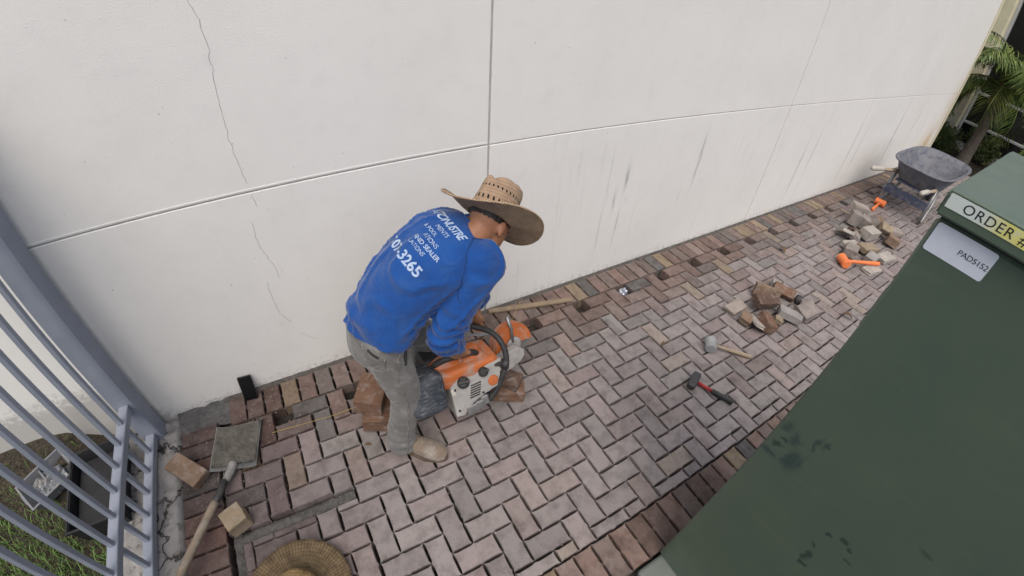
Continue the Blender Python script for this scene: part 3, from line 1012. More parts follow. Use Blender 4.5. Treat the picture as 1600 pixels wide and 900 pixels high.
# trousers
RH, LH = Vector((-.985, -.675, .755)), Vector((-.965, -.525, .76))
RK, LK = Vector((-.945, -.705, .44)), Vector((-.735, -.45, .48))
RA, LA = Vector((-1.005, -.715, .085)), Vector((-.815, -.42, .085))
tr = MB()
tr.tube([(-.90, -.60, .885), (-.945, -.60, .82), (-.985, -.60, .76), (-1.0, -.60, .69), (-.99, -.60, .64)], [(.150, .110), (.160, .118), (.168, .125), (.155, .115), (.10, .08)], 26, up=UPL)
tr.tube([RH + Vector((0, .01, .05)), RH, RH.lerp(RK, .5), RK + Vector((0, 0, .03)), RK - Vector((0, 0, .05)), RK.lerp(RA, .5), RA + Vector((0, 0, .045)), RA + Vector((0, 0, -.022))], [.085, .096, .086, .074, .071, .067, .066, .072], 20)
tr.tube([LH + Vector((0, 0, .04)), LH, LH.lerp(LK, .5), LK, LK.lerp(LA, .5), LA, LA + Vector((0, 0, -.03))], [.085, .095, .085, .074, .067, .066, .072], 20)
me = organic(tr, .0085, 8, .5)
def tfold(co):
    d = .007 * noise.noise((co.x * 10, co.y * 10, co.z * 7)) + .004 * noise.noise((co.x * 30, co.y * 30, co.z * 22))
    if co.z < .30 and co.y < -.58:
        d += .0085 * sin(co.z * 120 + 3.5 * noise.noise(co * 8)) * min(1, (.30 - co.z) / .14) * (.6 + noise.noise(co * 6))
    t = (co - (RK + Vector((-.07, 0, .03)))).length
    d += .006 * math.exp(-(t / .10) ** 2) * sin(co.z * 100 + 3 * noise.noise(co * 9))
    t = (co - (RH + Vector((.06, -.02, -.05)))).length
    d += .007 * math.exp(-(t / .11) ** 2) * sin((co.z + co.x) * 75 + 3 * noise.noise(co * 7))
    return d
displace(me, tfold)
TR_BVH = BVHTree.FromPolygons([v.co.copy() for v in me.vertices], [tuple(p.vertices) for p in me.polygons])
trousers = put(me, 'trousers', M_TROUS, man)
def on_surface(bvh, pts, off):
    out = []
    for p in pts:
        h = bvh.find_nearest(Vector(p))
        out.append(h[0] + h[1] * off - PORIG)
    return out
M_SEAM = pm('trouser_seam', (.15, .14, .12), (.26, .25, .23), 60, .9, bump=0)
def seam(pts, n=40, r=.0022, m=None, name='seam', off=.0012):
    P = []
    for a, b in zip(pts, pts[1:]):
        P += [Vector(a).lerp(Vector(b), i / n) for i in range(n)]
    MB().tube(on_surface(TR_BVH, P, off), r, 6).build(name, m or M_SEAM, trousers)
seam([(-.93, -.80, .80), (-.975, -.80, .62), (-.955, -.81, .44), (-1.01, -.82, .08)])
seam([(-1.10, -.72, .84), (-1.09, -.74, .72), (-1.03, -.80, .70), (-1.0, -.82, .79)], 24, name='back_pocket')
M_DARKGAP = pm('pocket_shadow', (.035, .034, .032), None, 20, .95, bump=0)
seam([(-1.075, -.74, .815), (-1.04, -.80, .785)], 10, .006, M_DARKGAP, 'pocket_opening', -.001)
seam([(-.90, -.80, .79), (-.875, -.80, .76), (-.88, -.82, .72), (-.915, -.83, .69)], 10, .006, M_DARKGAP, 'side_pocket', -.001)

# boots
def boot(name, heel, toe, lab=None):
    heel, toe = Vector(heel), Vector(toe)
    d = (toe - heel); L = d.length; d.normalize(); s = Vector((-d.y, d.x, 0)); up = Vector((0, 0, 1))
    def P(x, y, z): return heel + d * x + s * y + up * z
    mb = MB()
    mb.tube([P(-.012, 0, .055), P(.03, 0, .06), P(.09, 0, .062), P(.15, 0, .052), P(.21, 0, .046), P(.255, 0, .042), P(.282, 0, .036)], [(.034, .030), (.046, .040), (.046, .042), (.043, .047), (.037, .051), (.031, .047), (.018, .028)], 18, up=(0, 0, 1))
    mb.tube([P(.035, 0, .05), P(.04, 0, .10), P(.035, 0, .15), P(.03, 0, .19)], [(.056, .046), (.052, .045), (.050, .046), (.049, .045)], 18, up=tuple(d))
    me = organic(mb, .006, 8, .5)
    displace(me, lambda c: .0018 * noise.noise(c * 45) + .001 * noise.noise(c * 110))
    b = put(me, name, M_BOOT, man)
    poly = []
    for i in range(20):
        a = 2 * pi * i / 20
        x = .130 + .158 * cos(a); w = (.050 if cos(a) > .1 else .041) * sin(a)
        poly.append((x * 1.02 - .004, w * 1.10))
    n = len(poly); V = []; F = []
    for z in (.0, .026):
        V += [P(x, y, z) - PORIG for x, y in poly]
    F = [tuple(range(n - 1, -1, -1)), tuple(range(n, 2 * n))] + [(k, (k + 1) % n, n + (k + 1) % n, n + k) for k in range(n)]
    MB().add(V, F).build('sole', M_SOLE, b, bevel=.003)
    ml = MB()
    for i in range(5):
        x = .105 + .021 * i; z = .113 - .0095 * i
        ml.tube([P(x, -.036, z - .018) - PORIG, P(x + .012, 0, z + .000) - PORIG, P(x + .002, .036, z - .018) - PORIG], .0040, 6)
    ml.build('laces', pm('boot_lace', (.30, .25, .16), None, 30, .9, bump=0), b)
    return b
boot('boot', (-1.035, -.665, 0), (-.845, -.855, 0))
boot('boot', (-.845, -.40, 0), (-.60, -.47, 0))

# body (one skin from head to feet, mostly inside the clothes), hands round the saw's handles
bd = MB()
bd.tube(TORSO, [(a * .80, b * .80) for a, b in TR], 20, up=UPL)
HC = Vector((-.492, -.622, 1.140))                  # head centre
HUP = Vector((.70, .42, .57)).normalized()          # crown direction: bowed forward, turned away
HFW = Vector((.60, .12, -.78)); HFW = (HFW - HUP * HFW.dot(HUP)).normalized()
HRT = HFW.cross(HUP).normalized()
HM = Matrix((( HRT.x, HFW.x, HUP.x, HC.x), (HRT.y, HFW.y, HUP.y, HC.y), (HRT.z, HFW.z, HUP.z, HC.z), (0, 0, 0, 1)))
def H(x, y, z): return HM @ Vector((x, y, z))
bd.tube([(-.60, -.588, 1.09), (-.56, -.592, 1.11), H(0, -.035, -.06), H(0, -.02, -.01)], [.070, .060, .057, .058], 18)
Mh = HM.to_3x3().to_4x4()
bd.ball(H(0, -.012, .025), (.074, .092, .092), 20, 14, Mh)
bd.tube([H(0, .01, .03), H(0, .03, -.03), H(0, .04, -.075), H(0, .052, -.105)], [(.068, .07), (.062, .06), (.05, .048), (.026, .026)], 18, up=tuple(HRT))
bd.ball(H(0, .098, -.028), (.014, .020, .022), 10, 8, Mh)          # nose
bd.ball(H(0, .085, .012), (.045, .014, .010), 10, 8, Mh)           # brow
bd.ball(H(0, .086, -.066), (.024, .012, .010), 10, 8, Mh)          # lips
for s in (-1, 1):
    bd.ball(H(s * .075, -.012, -.012), (.009, .018, .032), 10, 8, Mh)
def limb(mb, a, b, c, r):
    mb.tube([a, a.lerp(b, .5), b, b.lerp(c, .35), b.lerp(c, .7), c], r, 16)
limb(bd, RS, RE, RW, [.05, .045, .042, .046, .037, .029])
limb(bd, LS_, LE, LW, [.05, .045, .042, .042, .034, .028])
limb(bd, RH, RK, RA, [.075, .06, .05, .05, .04, .035])
limb(bd, LH, LK, LA, [.075, .06, .05, .05, .04, .035])
for a in (RA, LA):
    bd.tube([a, a - Vector((0, 0, .035))], [.034, .026], 12)
def hand(mb, wrist, knuck, hc, haxis, hr, thumb_side, wid=.082):
    """palm from wrist to knuckles, four fingers curling round a bar (centre hc, direction haxis, radius hr) and a thumb closing from the other side"""
    wrist, knuck, hc, haxis = Vector(wrist), Vector(knuck), Vector(hc), Vector(haxis).normalized()
    pd = (knuck - wrist).normalized()
    lat = (haxis - pd * haxis.dot(pd)).normalized()
    mb.tube([wrist - pd * .02, wrist + pd * .02, wrist.lerp(knuck, .6), knuck], [(.030, .023), (.034, .021), (.043, .018), (.042, .014)], 16, up=tuple(lat))
    nrm = pd.cross(lat).normalized()
    if (hc - knuck).dot(nrm) < 0: nrm = -nrm               # nrm points from the knuckles toward the bar
    for i in range(4):
        off = (i - 1.5) * wid / 4
        ln = (.93, 1.06, 1.0, .80)[i]
        base = knuck + lat * off - pd * .008
        c = hc + haxis * ((base - hc).dot(haxis))
        R = hr + .0095
        v0 = base - c; v0 -= haxis * v0.dot(haxis)
        a0 = math.atan2(v0.dot(nrm), v0.dot(pd))
        pts = [base]
        sgn = 1
        st = a0
        for t in range(1, 8):
            ang = st + sgn * (t / 7) * 2.7 * ln
            pts.append(c + pd * (cos(ang) * R) + nrm * (sin(ang) * R))
        mb.tube(pts, [.0102, .0100, .0100, .0094, .0094, .0088, .0084, .0065], 10)
    tb = wrist.lerp(knuck, .35) + lat * thumb_side * .030
    c = hc + haxis * ((tb - hc).dot(haxis) + thumb_side * .012)
    R = hr + .011
    mb.tube([tb, tb + lat * thumb_side * .016 + nrm * .012 + pd * .012, c - pd * R * .9 + nrm * .004, c - pd * R * .55 + nrm * R * .9, c + nrm * R * 1.02 + pd * .008], [.015, .0135, .0115, .0105, .0075], 10)
# front handle: left hand on top of the tube; rear handle: right hand
FH_C, FH_AX = Vector((-.512, -.532, .505)), Vector((.45, -.85, .12))
RH_C, RH_AX = Vector((-.640, -.640, .465)), Vector((.95, .10, -.15))
hand(bd, LW, FH_C + Vector((.018, .005, .026)), FH_C, FH_AX, .015, -1)
hand(bd, RW, RH_C + Vector((.0, -.012, .030)), RH_C, RH_AX, .016, 1)
me = organic(bd, .0052, 4, .45)
displace(me, lambda c: .0008 * noise.noise(c * 60))
body = put(me, 'body', M_SKIN, man)
# hair cap at the back of the head, eyes
hm = MB(); hm.ball(H(0, -.020, .035), (.078, .092, .088), 24, 16, Mh)
me = organic(hm, .006, 3)
bm = bmesh.new(); bm.from_mesh(me)
Hi = HM.inverted()
kill = [v for v in bm.verts if (Hi @ v.co).z < -.006 or (Hi @ v.co).z > .034 or ((Hi @ v.co).y > .045 and (Hi @ v.co).z < .06)]
bmesh.ops.delete(bm, geom=kill, context='VERTS'); bm.to_mesh(me); bm.free()
displace(me, lambda c: .003 * noise.noise(c * 90))
hair = put(me, 'hair', M_HAIR, man)
M_EYE = pm('eye', (.03, .02, .015), (.5, .5, .48), 60, .25, bump=0)
for s in (-1, 1):
    MB().ball(H(s * .031, .076, -.005) - PORIG, .0115, 10, 8).build('eye', M_EYE, body)

# ---- woven straw hat
def straw(name, c1, c2, holes=False, pitch=.0125, nt=130, con=.7):
    k = N(name)
    sp = k.n('ShaderNodeSeparateXYZ'); k.l(k.tc.outputs['Object'], sp.inputs[0])
    r = k.math('SQRT', k.math('ADD', k.math('MULTIPLY', sp.outputs[0], sp.outputs[0]), k.math('MULTIPLY', sp.outputs[1], sp.outputs[1])))
    ang = k.math('ARCTAN2', sp.outputs[1], sp.outputs[0])
    h = k.math('ADD', r, k.math('MULTIPLY', sp.outputs[2], 1.0))
    ring = k.math('SINE', k.math('MULTIPLY', h, 2 * pi / pitch))
    tick = k.math('SINE', k.math('ADD', k.math('MULTIPLY', ang, nt), k.math('MULTIPLY', ring, 2.2)))
    wv = k.math('MULTIPLY', k.math('ADD', k.math('MULTIPLY', ring, tick), 1), .5)
    vec = k.mapping('Object')
    col = k.mix(c1, c2, k.ramp(k.noise(vec, 25, 6, .65), [(.35, 0), (.68, 1)]))
    col = k.mix(col, (.40, .40, .40), k.math('MULTIPLY', k.ramp(wv, [(.0, 1), (.55, 0)]), con), 'MULTIPLY')
    rg = k.math('MULTIPLY', k.math('ADD', ring, 1), .5)
    col = k.mix(col, (.62, .60, .58), k.math('MULTIPLY', k.ramp(rg, [(.0, 1), (.4, 0)]), .55), 'MULTIPLY')
    if holes:
        z = sp.outputs[2]
        hs = None
        for (zc, hw, nn, ph) in ((.048, .0100, 26, .0), (.098, .0062, 30, .5)):
            a = k.math('ABSOLUTE', k.math('SINE', k.math('ADD', k.math('MULTIPLY', ang, nn / 2), k.math('MULTIPLY', k.math('SUBTRACT', z, zc), 40))))
            b = k.math('DIVIDE', k.math('ABSOLUTE', k.math('SUBTRACT', z, zc)), hw)
            d = k.math('ADD', k.math('MULTIPLY', b, b), k.math('MULTIPLY', k.math('MULTIPLY', a, a), 2.6))
            g_ = k.ramp(d, [(.75, 1), (1.0, 0)])
            hs = g_ if hs is None else k.math('MAXIMUM', hs, g_)
        col = k.mix(col, (.012, .009, .007), hs)
    nb = k.bump(k.math('ADD', wv, k.math('MULTIPLY', rg, .6)), .8, .003)
    return k.set(col, .75, 0, nb, .25)
M_STRAW = straw('pale_straw', (.48, .345, .235), (.36, .25, .165), holes=True)
M_STRAWB = straw('pale_straw_brim', (.48, .35, .24), (.36, .255, .17))
def hat_meshes(Rb, bend, crown_r, crown_h, drop=.0, pinch=1.0):
    seg = 72
    # brim
    V = []; F = []; nr = 12
    def bz(r, a):
        t = (r - crown_r) / (Rb - crown_r)
        return (-bend * .25 if cos(a) > 0 else -bend * .75) * t * t * (cos(a) ** 2) + bend * 1.5 * t ** 1.4 * (sin(a) ** 2) + .004 * noise.noise((cos(a) * 2, sin(a) * 2, r * 9))
    for lay_ in (0, 1):
        for i in range(nr + 1):
            r = (crown_r - .004) + (Rb - crown_r + .004) * i / nr
            for k in range(seg):
                a = 2 * pi * k / seg
                rr = r * (1 + .06 * abs(cos(a)) * (i / nr))
                V.append((rr * cos(a), rr * sin(a), bz(max(r, crown_r), a) - (.004 if lay_ else 0)))
    n1 = (nr + 1) * seg
    for lay_ in (0, 1):
        for i in range(nr):
            for k in range(seg):
                k2 = (k + 1) % seg; o = lay_ * n1
                q = (o + i * seg + k, o + (i + 1) * seg + k, o + (i + 1) * seg + k2, o + i * seg + k2)
                F.append(q if not lay_ else q[::-1])
    for k in range(seg):
        k2 = (k + 1) % seg
        F.append((nr * seg + k, n1 + nr * seg + k, n1 + nr * seg + k2, nr * seg + k2))
        F.append((k, k2, n1 + k2, n1 + k))
    brim = MB().add(V, F, True)
    # crown
    prof = [(crown_r, -.003), (crown_r * .99, .02), (crown_r * .955, .05), (crown_r * .925, .075), (crown_r * .90, crown_h * .84), (crown_r * .84, crown_h * .95), (crown_r * .72, crown_h), (crown_r * .5, crown_h * .985), (crown_r * .25, crown_h * .94), (.004, crown_h * .92)]
    V = []; F = []
    for i, (r, z) in enumerate(prof):
        for k in range(seg):
            a = 2 * pi * k / seg
            q = 1.0
            if z > .05 and pinch: q = 1 - .10 * pinch * max(0, cos(a)) ** 4 * (z - .05) / .06
            dz = (-.018 * pinch * math.exp(-((sin(a) * r) / .022) ** 2) if z > crown_h * .8 else 0) + .003 * noise.noise((cos(a) * 3, sin(a) * 3, z * 30))
            V.append((r * 1.08 * cos(a) * q, r * .97 * sin(a), z + dz))
    n = len(prof)
    for i in range(n - 1):
        for k in range(seg):
            k2 = (k + 1) % seg
            F.append((i * seg + k, i * seg + k2, (i + 1) * seg + k2, (i + 1) * seg + k))
    F.append(tuple((n - 1) * seg + k for k in range(seg)))
    crown = MB().add(V, F, True)
    edge = MB().tube([(1.06 * Rb * cos(2 * pi * k / 72) if False else Rb * (1 + .06 * abs(cos(2 * pi * k / 72))) * cos(2 * pi * k / 72), Rb * (1 + .06 * abs(cos(2 * pi * k / 72))) * sin(2 * pi * k / 72), bz(Rb, 2 * pi * k / 72) - .002) for k in range(73)], .0038, 6)
    return brim, crown, edge
br, crn, edg = hat_meshes(.200, .034, .090, .150)
hat = bpy.data.objects.new('straw_hat', None)
link(hat, man)
HATC = H(0, -.018, .020)
_hq = Matrix.Rotation(.05, 3, HRT)
hx = _hq @ HFW; hz = _hq @ HUP; hy = hz.cross(hx)
hat.matrix_local = Matrix(((hx.x, hy.x, hz.x, HATC.x - PORIG.x), (hx.y, hy.y, hz.y, HATC.y - PORIG.y), (hx.z, hy.z, hz.z, HATC.z), (0, 0, 0, 1)))
br.build('brim', M_STRAWB, hat, fix=True); crn.build('crown', M_STRAW, hat, fix=True); edg.build('brim_edge', M_STRAWB, hat)

# ------------------------------------------------------------------ cut-off saw
M_ORANGE = pm('orange_plastic', (.50, .135, .033), (.38, .11, .035), 7, .5, bump=.12, dust=(.33, .27, .23), dscale=11, damt=.95)
M_WHITE = pm('dusty_white_plastic', (.37, .36, .345), (.28, .27, .26), 9, .55, bump=.12, dust=(.22, .205, .19), dscale=13, damt=.75)
M_SLATE = pm('dark_slate_plastic', (.035, .042, .055), (.05, .058, .07), 14, .55, bump=.2, dust=(.26, .27, .29), dscale=26, damt=.6)
M_BLACK = pm('black_rubber', (.02, .02, .021), (.03, .03, .03), 20, .55, bump=.15, dust=(.15, .15, .15), dscale=30, damt=.25)
M_STEEL = pm('worn_steel', (.30, .30, .30), (.18, .18, .18), 14, .4, .6, bump=.1, dust=(.3, .29, .27), dscale=20, damt=.4)
SO = Vector((-.60, -.60, 0))
saw = thing('cutoff_saw', 'dusty orange and white cut-off saw with black tube handle held by the worker', 'power saw', SO)
def sl_(p): return Vector(p) - SO
def sorg(mb, name, m, vox=.006, sm=6, parent=None):
    me = organic(mb, vox, sm, .5)
    for v in me.vertices: v.co -= SO
    me.materials.clear(); me.materials.append(m); me.name = name
    o = bpy.data.objects.new(name, me); link(o, parent or saw); return o
# filter housing at the rear: rounded block with ridges
fb = MB()
Mf = Matrix.Translation((-.850, -.672, .378)) @ Euler((-.50, .08, .05)).to_matrix().to_4x4()
fb.box(-.090, .085, -.095, .085, -.120, .085, Mf, c=.04)
flt = sorg(fb, 'filter_housing', M_SLATE, .006, 10)
rd = MB()
for i in range(7):
    zz = -.080 + i * .019
    rd.tube([sl_(Mf @ Vector((-.080, -.06, zz))), sl_(Mf @ Vector((-.062, -.0955, zz))), sl_(Mf @ Vector((.058, -.0965, zz)))], .0045, 6)
for i in range(6):
    yy = -.06 + i * .022
    rd.tube([sl_(Mf @ Vector((-.06, yy, .0855))), sl_(Mf @ Vector((.05, yy, .0855)))], .004, 6)
rd.build('rib', M_SLATE, flt)
# orange shroud
os_ = MB()
Mo = Matrix.Translation((-.637, -.605, .352)) @ Euler((-.22, .04, .02)).to_matrix().to_4x4()
os_.box(-.175, .180, -.100, .095, -.05, .056, Mo, c=.03)
os_.box(-.02, .12, -.060, .07, .02, .075, Mo, c=.02)
os_.tube([Mo @ Vector((-.15, -.01, .03)), Mo @ Vector((-.05, -.01, .07)), Mo @ Vector((.10, .0, .075))], [.04, .045, .035], 14)
shroud = sorg(os_, 'shroud', M_ORANGE, .006, 8)
# white crankcase side
wc = MB()
Mw = Matrix.Translation((-.582, -.700, .303)) @ Euler((-.50, .0, .04)).to_matrix().to_4x4()
wc.prism([(-.160, -.115), (-.155, .040), (-.10, .075), (-.02, .055), (.05, .085), (.135, .09), (.17, .04), (.15, .0), (.09, -.045), (.0, -.062), (-.06, -.080), (-.12, -.125)], -.045, .10, Mw)
case = sorg(wc, 'crankcase', M_WHITE, .006, 6)
# belt arm
ba = MB()
Mb = Matrix.Translation((-.395, -.640, .305)) @ Euler((-.40, -.08, .18)).to_matrix().to_4x4()
ba.prism([(-.10, -.04), (-.10, .03), (.02, .050), (.08, .042), (.11, .012), (.105, -.022), (.07, -.045), (.0, -.05)], -.035, .02, Mb)
sorg(ba, 'belt_cover', M_WHITE, .0055, 6)
for i in range(6):
    sb_ = MB().box(-.028, .028, -.0478, -.0445, -.003, .003, Mw @ Matrix.Translation((-.045 + i * .004, 0, -.045 + i * .012)))
    sb_.v = [tuple(sl_(p)) for p in sb_.v]
    sb_.build('starter_slot', M_BLACK, case)
for (bx, bz) in ((-.140, -.085), (-.135, .028), (.0, -.045), (.115, .02), (.12, .065)):
    bo = MB().lathe([(.0065, 0), (.0065, .003), (.003, .004)], Matrix.Translation(sl_(Mw @ Vector((bx, -.0455, bz)))) @ Mw.to_3x3().to_4x4() @ Matrix.Rotation(pi / 2, 4, 'X'), 10).build('screw', M_BLACK, case)
# starter badge, caps, labels
MB().lathe([(.028, 0), (.028, .0025), (.024, .004)], Matrix.Translation(sl_(Mw @ Vector((.065, -.046, -.005)))) @ Mw.to_3x3().to_4x4() @ Matrix.Rotation(pi / 2, 4, 'X'), 20).build('badge', M_ORANGE, case)
def knob(c, r, h, ax):
    c = Vector(c); q = Vector(ax).to_track_quat('Z', 'Y').to_matrix().to_4x4()
    k_ = MB().lathe([(r * .8, -.01), (r, 0), (r, h * .6), (r * .85, h), (r * .4, h * 1.05)], Matrix.Translation(sl_(c)) @ q, 14)
    k_.box(-r * .95, r * .95, -r * .28, r * .28, h * .8, h * 1.6, Matrix.Translation(sl_(c)) @ q, c=.003)
    return k_.build('cap', M_BLACK, case)
knob(Mw @ Vector((-.085, -.040, .045)), .030, .026, (-.1, -.55, .8))
knob(Mw @ Vector((.025, -.040, .055)), .025, .024, (.0, -.55, .8))
MB().box(-.034, .034, -.020, .020, 0, .0015, Matrix.Translation(sl_(Mo @ Vector((-.085, -.040, .054)))) @ Mo.to_3x3().to_4x4() @ Euler((0, 0, .15)).to_matrix().to_4x4()).build('warning_label', M_WHITE, shroud)
for dx in (-.018, 0, .018):
    MB().add([sl_(Mo @ Vector((-.085 + dx - .006, -.046, .0572))), sl_(Mo @ Vector((-.085 + dx + .006, -.045, .0572))), sl_(Mo @ Vector((-.085 + dx, -.034, .0572)))], [(0, 1, 2)]).build('warning_mark', M_BLACK, shroud)
MB().box(-.010, .010, -.001, .001, -.016, .016, Matrix.Translation(sl_(Mw @ Vector((-.145, -.047, .02)))) @ Mw.to_3x3().to_4x4()).build('side_label', pm('pale_label', (.6, .57, .52)), case)
# exhaust / decompression hardware below
hw = MB()
for (x_, z_, w_) in ((-.075, -.105, .030), (-.03, -.10, .025), (.0, -.085, .02)):
    hw.box(x_ - w_, x_ + w_, -.050, -.010, z_ - .03, z_ + .02, Mw, c=.006)
hw.v = [tuple(sl_(p)) for p in hw.v]
hw.build('base_bracket', M_STEEL, saw)
# front handle tube
fh = [(-.640, -.455, .30), (-.638, -.445, .40), (-.605, -.470, .478), (-.560, -.500, .500), (-.505, -.545, .508), (-.455, -.600, .500), (-.430, -.655, .470), (-.428, -.705, .415), (-.455, -.735, .345), (-.495, -.755, .265), (-.545, -.765, .205)]
def smooth_path(P, n=6):
    P = [Vector(p) for p in P]; out = []
    for i in range(len(P) - 1):
        p0, p1, p2, p3 = P[max(i - 1, 0)], P[i], P[i + 1], P[min(i + 2, len(P) - 1)]
        for k in range(n):
            t = k / n
            out.append(.5 * ((2 * p1) + (p2 - p0) * t + (2 * p0 - 5 * p1 + 4 * p2 - p3) * t * t + (3 * p1 - p0 - 3 * p2 + p3) * t ** 3))
    out.append(P[-1]); return out
MB().tube([sl_(p) for p in smooth_path(fh)], .0148, 14).build('front_handle', M_BLACK, saw)
clp = MB(); clp.tube([sl_((-.437, -.715, .405)), sl_((-.447, -.728, .365))], .021, 14); clp.tube([sl_((-.44, -.72, .385)), sl_((-.50, -.69, .375)), sl_((-.54, -.66, .385))], .011, 10)
clp.build('handle_clamp', M_BLACK, saw)
# rear handle with trigger
MB().tube([sl_(p) for p in smooth_path([(-.800, -.600, .385), (-.755, -.620, .445), (-.70, -.635, .470), (-.640, -.640, .465), (-.580, -.632, .450), (-.545, -.625, .415)])], .0155, 12).build('rear_handle', M_BLACK, saw)
MB().box(-.06, .05, -.06, .06, -.06, .05, Matrix.Translation(sl_((-.765, -.545, .375))) @ Euler((-.2, .2, 0)).to_matrix().to_4x4(), c=.02).build('rear_housing', M_BLACK, saw)
# blade guard: part of a disc cover, with the disc inside
gc = Vector((-.300, -.535, .285)); ga = Euler((-.45, -.35, .25)).to_matrix()
GMt = Matrix.Translation(gc) @ ga.to_4x4()
gd = MB()
poly = []
R1 = .120
for i in range(17):
    a = radians(-25 + 200 * i / 16); poly.append((R1 * cos(a), R1 * sin(a)))
for i in range(17):
    a = radians(175 - 200 * i / 16); poly.append((.045 * cos(a), .045 * sin(a)))
V = []; F = []
for (y0, y1, in_) in ((-.030, .030, 0),):
    n = len(poly)
    V = [GMt @ Vector((x_, y0, z_)) for x_, z_ in poly] + [GMt @ Vector((x_, y1, z_)) for x_, z_ in poly]
    for i in range(16):
        j = 33 - i
        F += [(i, i + 1, j - 1, j), (n + i + 1, n + i, n + j, n + j - 1), (i + 1, i, n + i, n + i + 1)]
V = [v - SO for v in V]
gd.add(V, F)
go = gd.build('blade_guard', M_ORANGE, saw, bevel=.006)
go.modifiers.new('t', 'SOLIDIFY').thickness = .004
MB().lathe([(.003, -.0018), (.106, -.0018), (.106, .0018), (.003, .0018)], Matrix.Translation(gc - SO) @ ga.to_4x4() @ Matrix.Rotation(pi / 2, 4, 'X'), 40, smooth=False).build('cutting_disc', M_STEEL, saw)
MB().lathe([(.045, 0), (.045, .006), (.03, .009)], Matrix.Translation(GMt @ Vector((0, -.034, 0)) - SO) @ ga.to_4x4() @ Matrix.Rotation(pi / 2, 4, 'X'), 24).build('hub', M_WHITE, saw)
MB().tube([GMt @ Vector((.0, -.040, .02)) - SO, GMt @ Vector((.035, -.042, .09)) - SO, GMt @ Vector((.055, -.040, .165)) - SO], [.010, .009, .012], 8, flat=(1, .6)).build('guard_lever', M_STEEL, saw)
# white hose and throttle strip
MB().tube([sl_(p) for p in smooth_path([(-.43, -.70, .38), (-.47, -.725, .33), (-.50, -.735, .28), (-.53, -.735, .26)])], .004, 8).build('water_hose', M_WHITE, saw)
MB().box(-.075, .075, -.008, .008, 0, .010, Matrix.Translation(sl_((-.50, -.51, .415))) @ Euler((.2, .15, -.25)).to_matrix().to_4x4(), c=.004).build('air_flap', M_STEEL, shroud)

# ------------------------------------------------------------------ loose bricks
CLAY = [(.17, .095, .060), (.215, .145, .098), (.33, .285, .25), (.115, .070, .050), (.30, .285, .27), (.30, .235, .155), (.255, .222, .20), (.40, .365, .325)]
def brick_mat(i, c):
    return pm('loose_paver_%d' % i, c, tuple(x * .66 for x in c), 13, .9, bump=.5, bscale=140, bdist=.003, dust=(.30, .27, .245), dscale=20, damt=.6)
M_BR = [brick_mat(i, c) for i, c in enumerate(CLAY)]
def rough_brick(l, w, h, seed, broken=0.0):
    rnd = random.Random(seed)
    bm = bmesh.new()
    bmesh.ops.create_cube(bm, size=1.0)
    for v in bm.verts:
        v.co = Vector((v.co.x * l, v.co.y * w, v.co.z * h))
    bmesh.ops.subdivide_edges(bm, edges=bm.edges[:], cuts=1, use_grid_fill=True)
    for v in bm.verts:
        end = v.co.x > l * .45 and broken
        for a in range(3):
            v.co[a] += rnd.uniform(-.0025, .0025)
        if end:
            v.co.x -= rnd.uniform(0, broken); v.co.y += rnd.uniform(-.006, .006)
    es = [e for e in bm.edges if e.calc_face_angle(0) > .9]
    bmesh.ops.bevel(bm, geom=es, offset=.0035, segments=1, affect='EDGES')
    zmin = min(v.co.z for v in bm.verts)
    me = bpy.data.meshes.new('loose_brick')
    bm.to_mesh(me); bm.free()
    return me
BR_N = [0]
def loose(loc, dims, rot, m, label, group=None, broken=0.0, name='loose_brick', cat='brick', sit=None):
    """sit: put the lowest corner at this height"""
    BR_N[0] += 1
    me = rough_brick(*dims, BR_N[0] * 7, broken)
    me.materials.append(M_BR[m])
    o = bpy.data.objects.new(name, me); COL.objects.link(o)
    o.rotation_euler = rot
    R = Euler(rot).to_matrix()
    if sit is not None:
        zm = min((R @ v.co).z for v in me.vertices)
        loc = (loc[0], loc[1], sit - zm)
    o.location = loc
    tag(o, label, cat, group)
    return o
FULL = (.198, .098, .060)
# by the fence
loose((-2.045, -.415, 0), FULL, (.10, .16, -.85), 1, 'tan paver tipped against the concrete footing beside the shovel blade', sit=.002)
loose((-1.835, -.765, 0), (.098, .098, .098), (.06, -.04, .35), 5, 'ochre half paver block standing at the corner of the sand-filled cut', sit=.003)
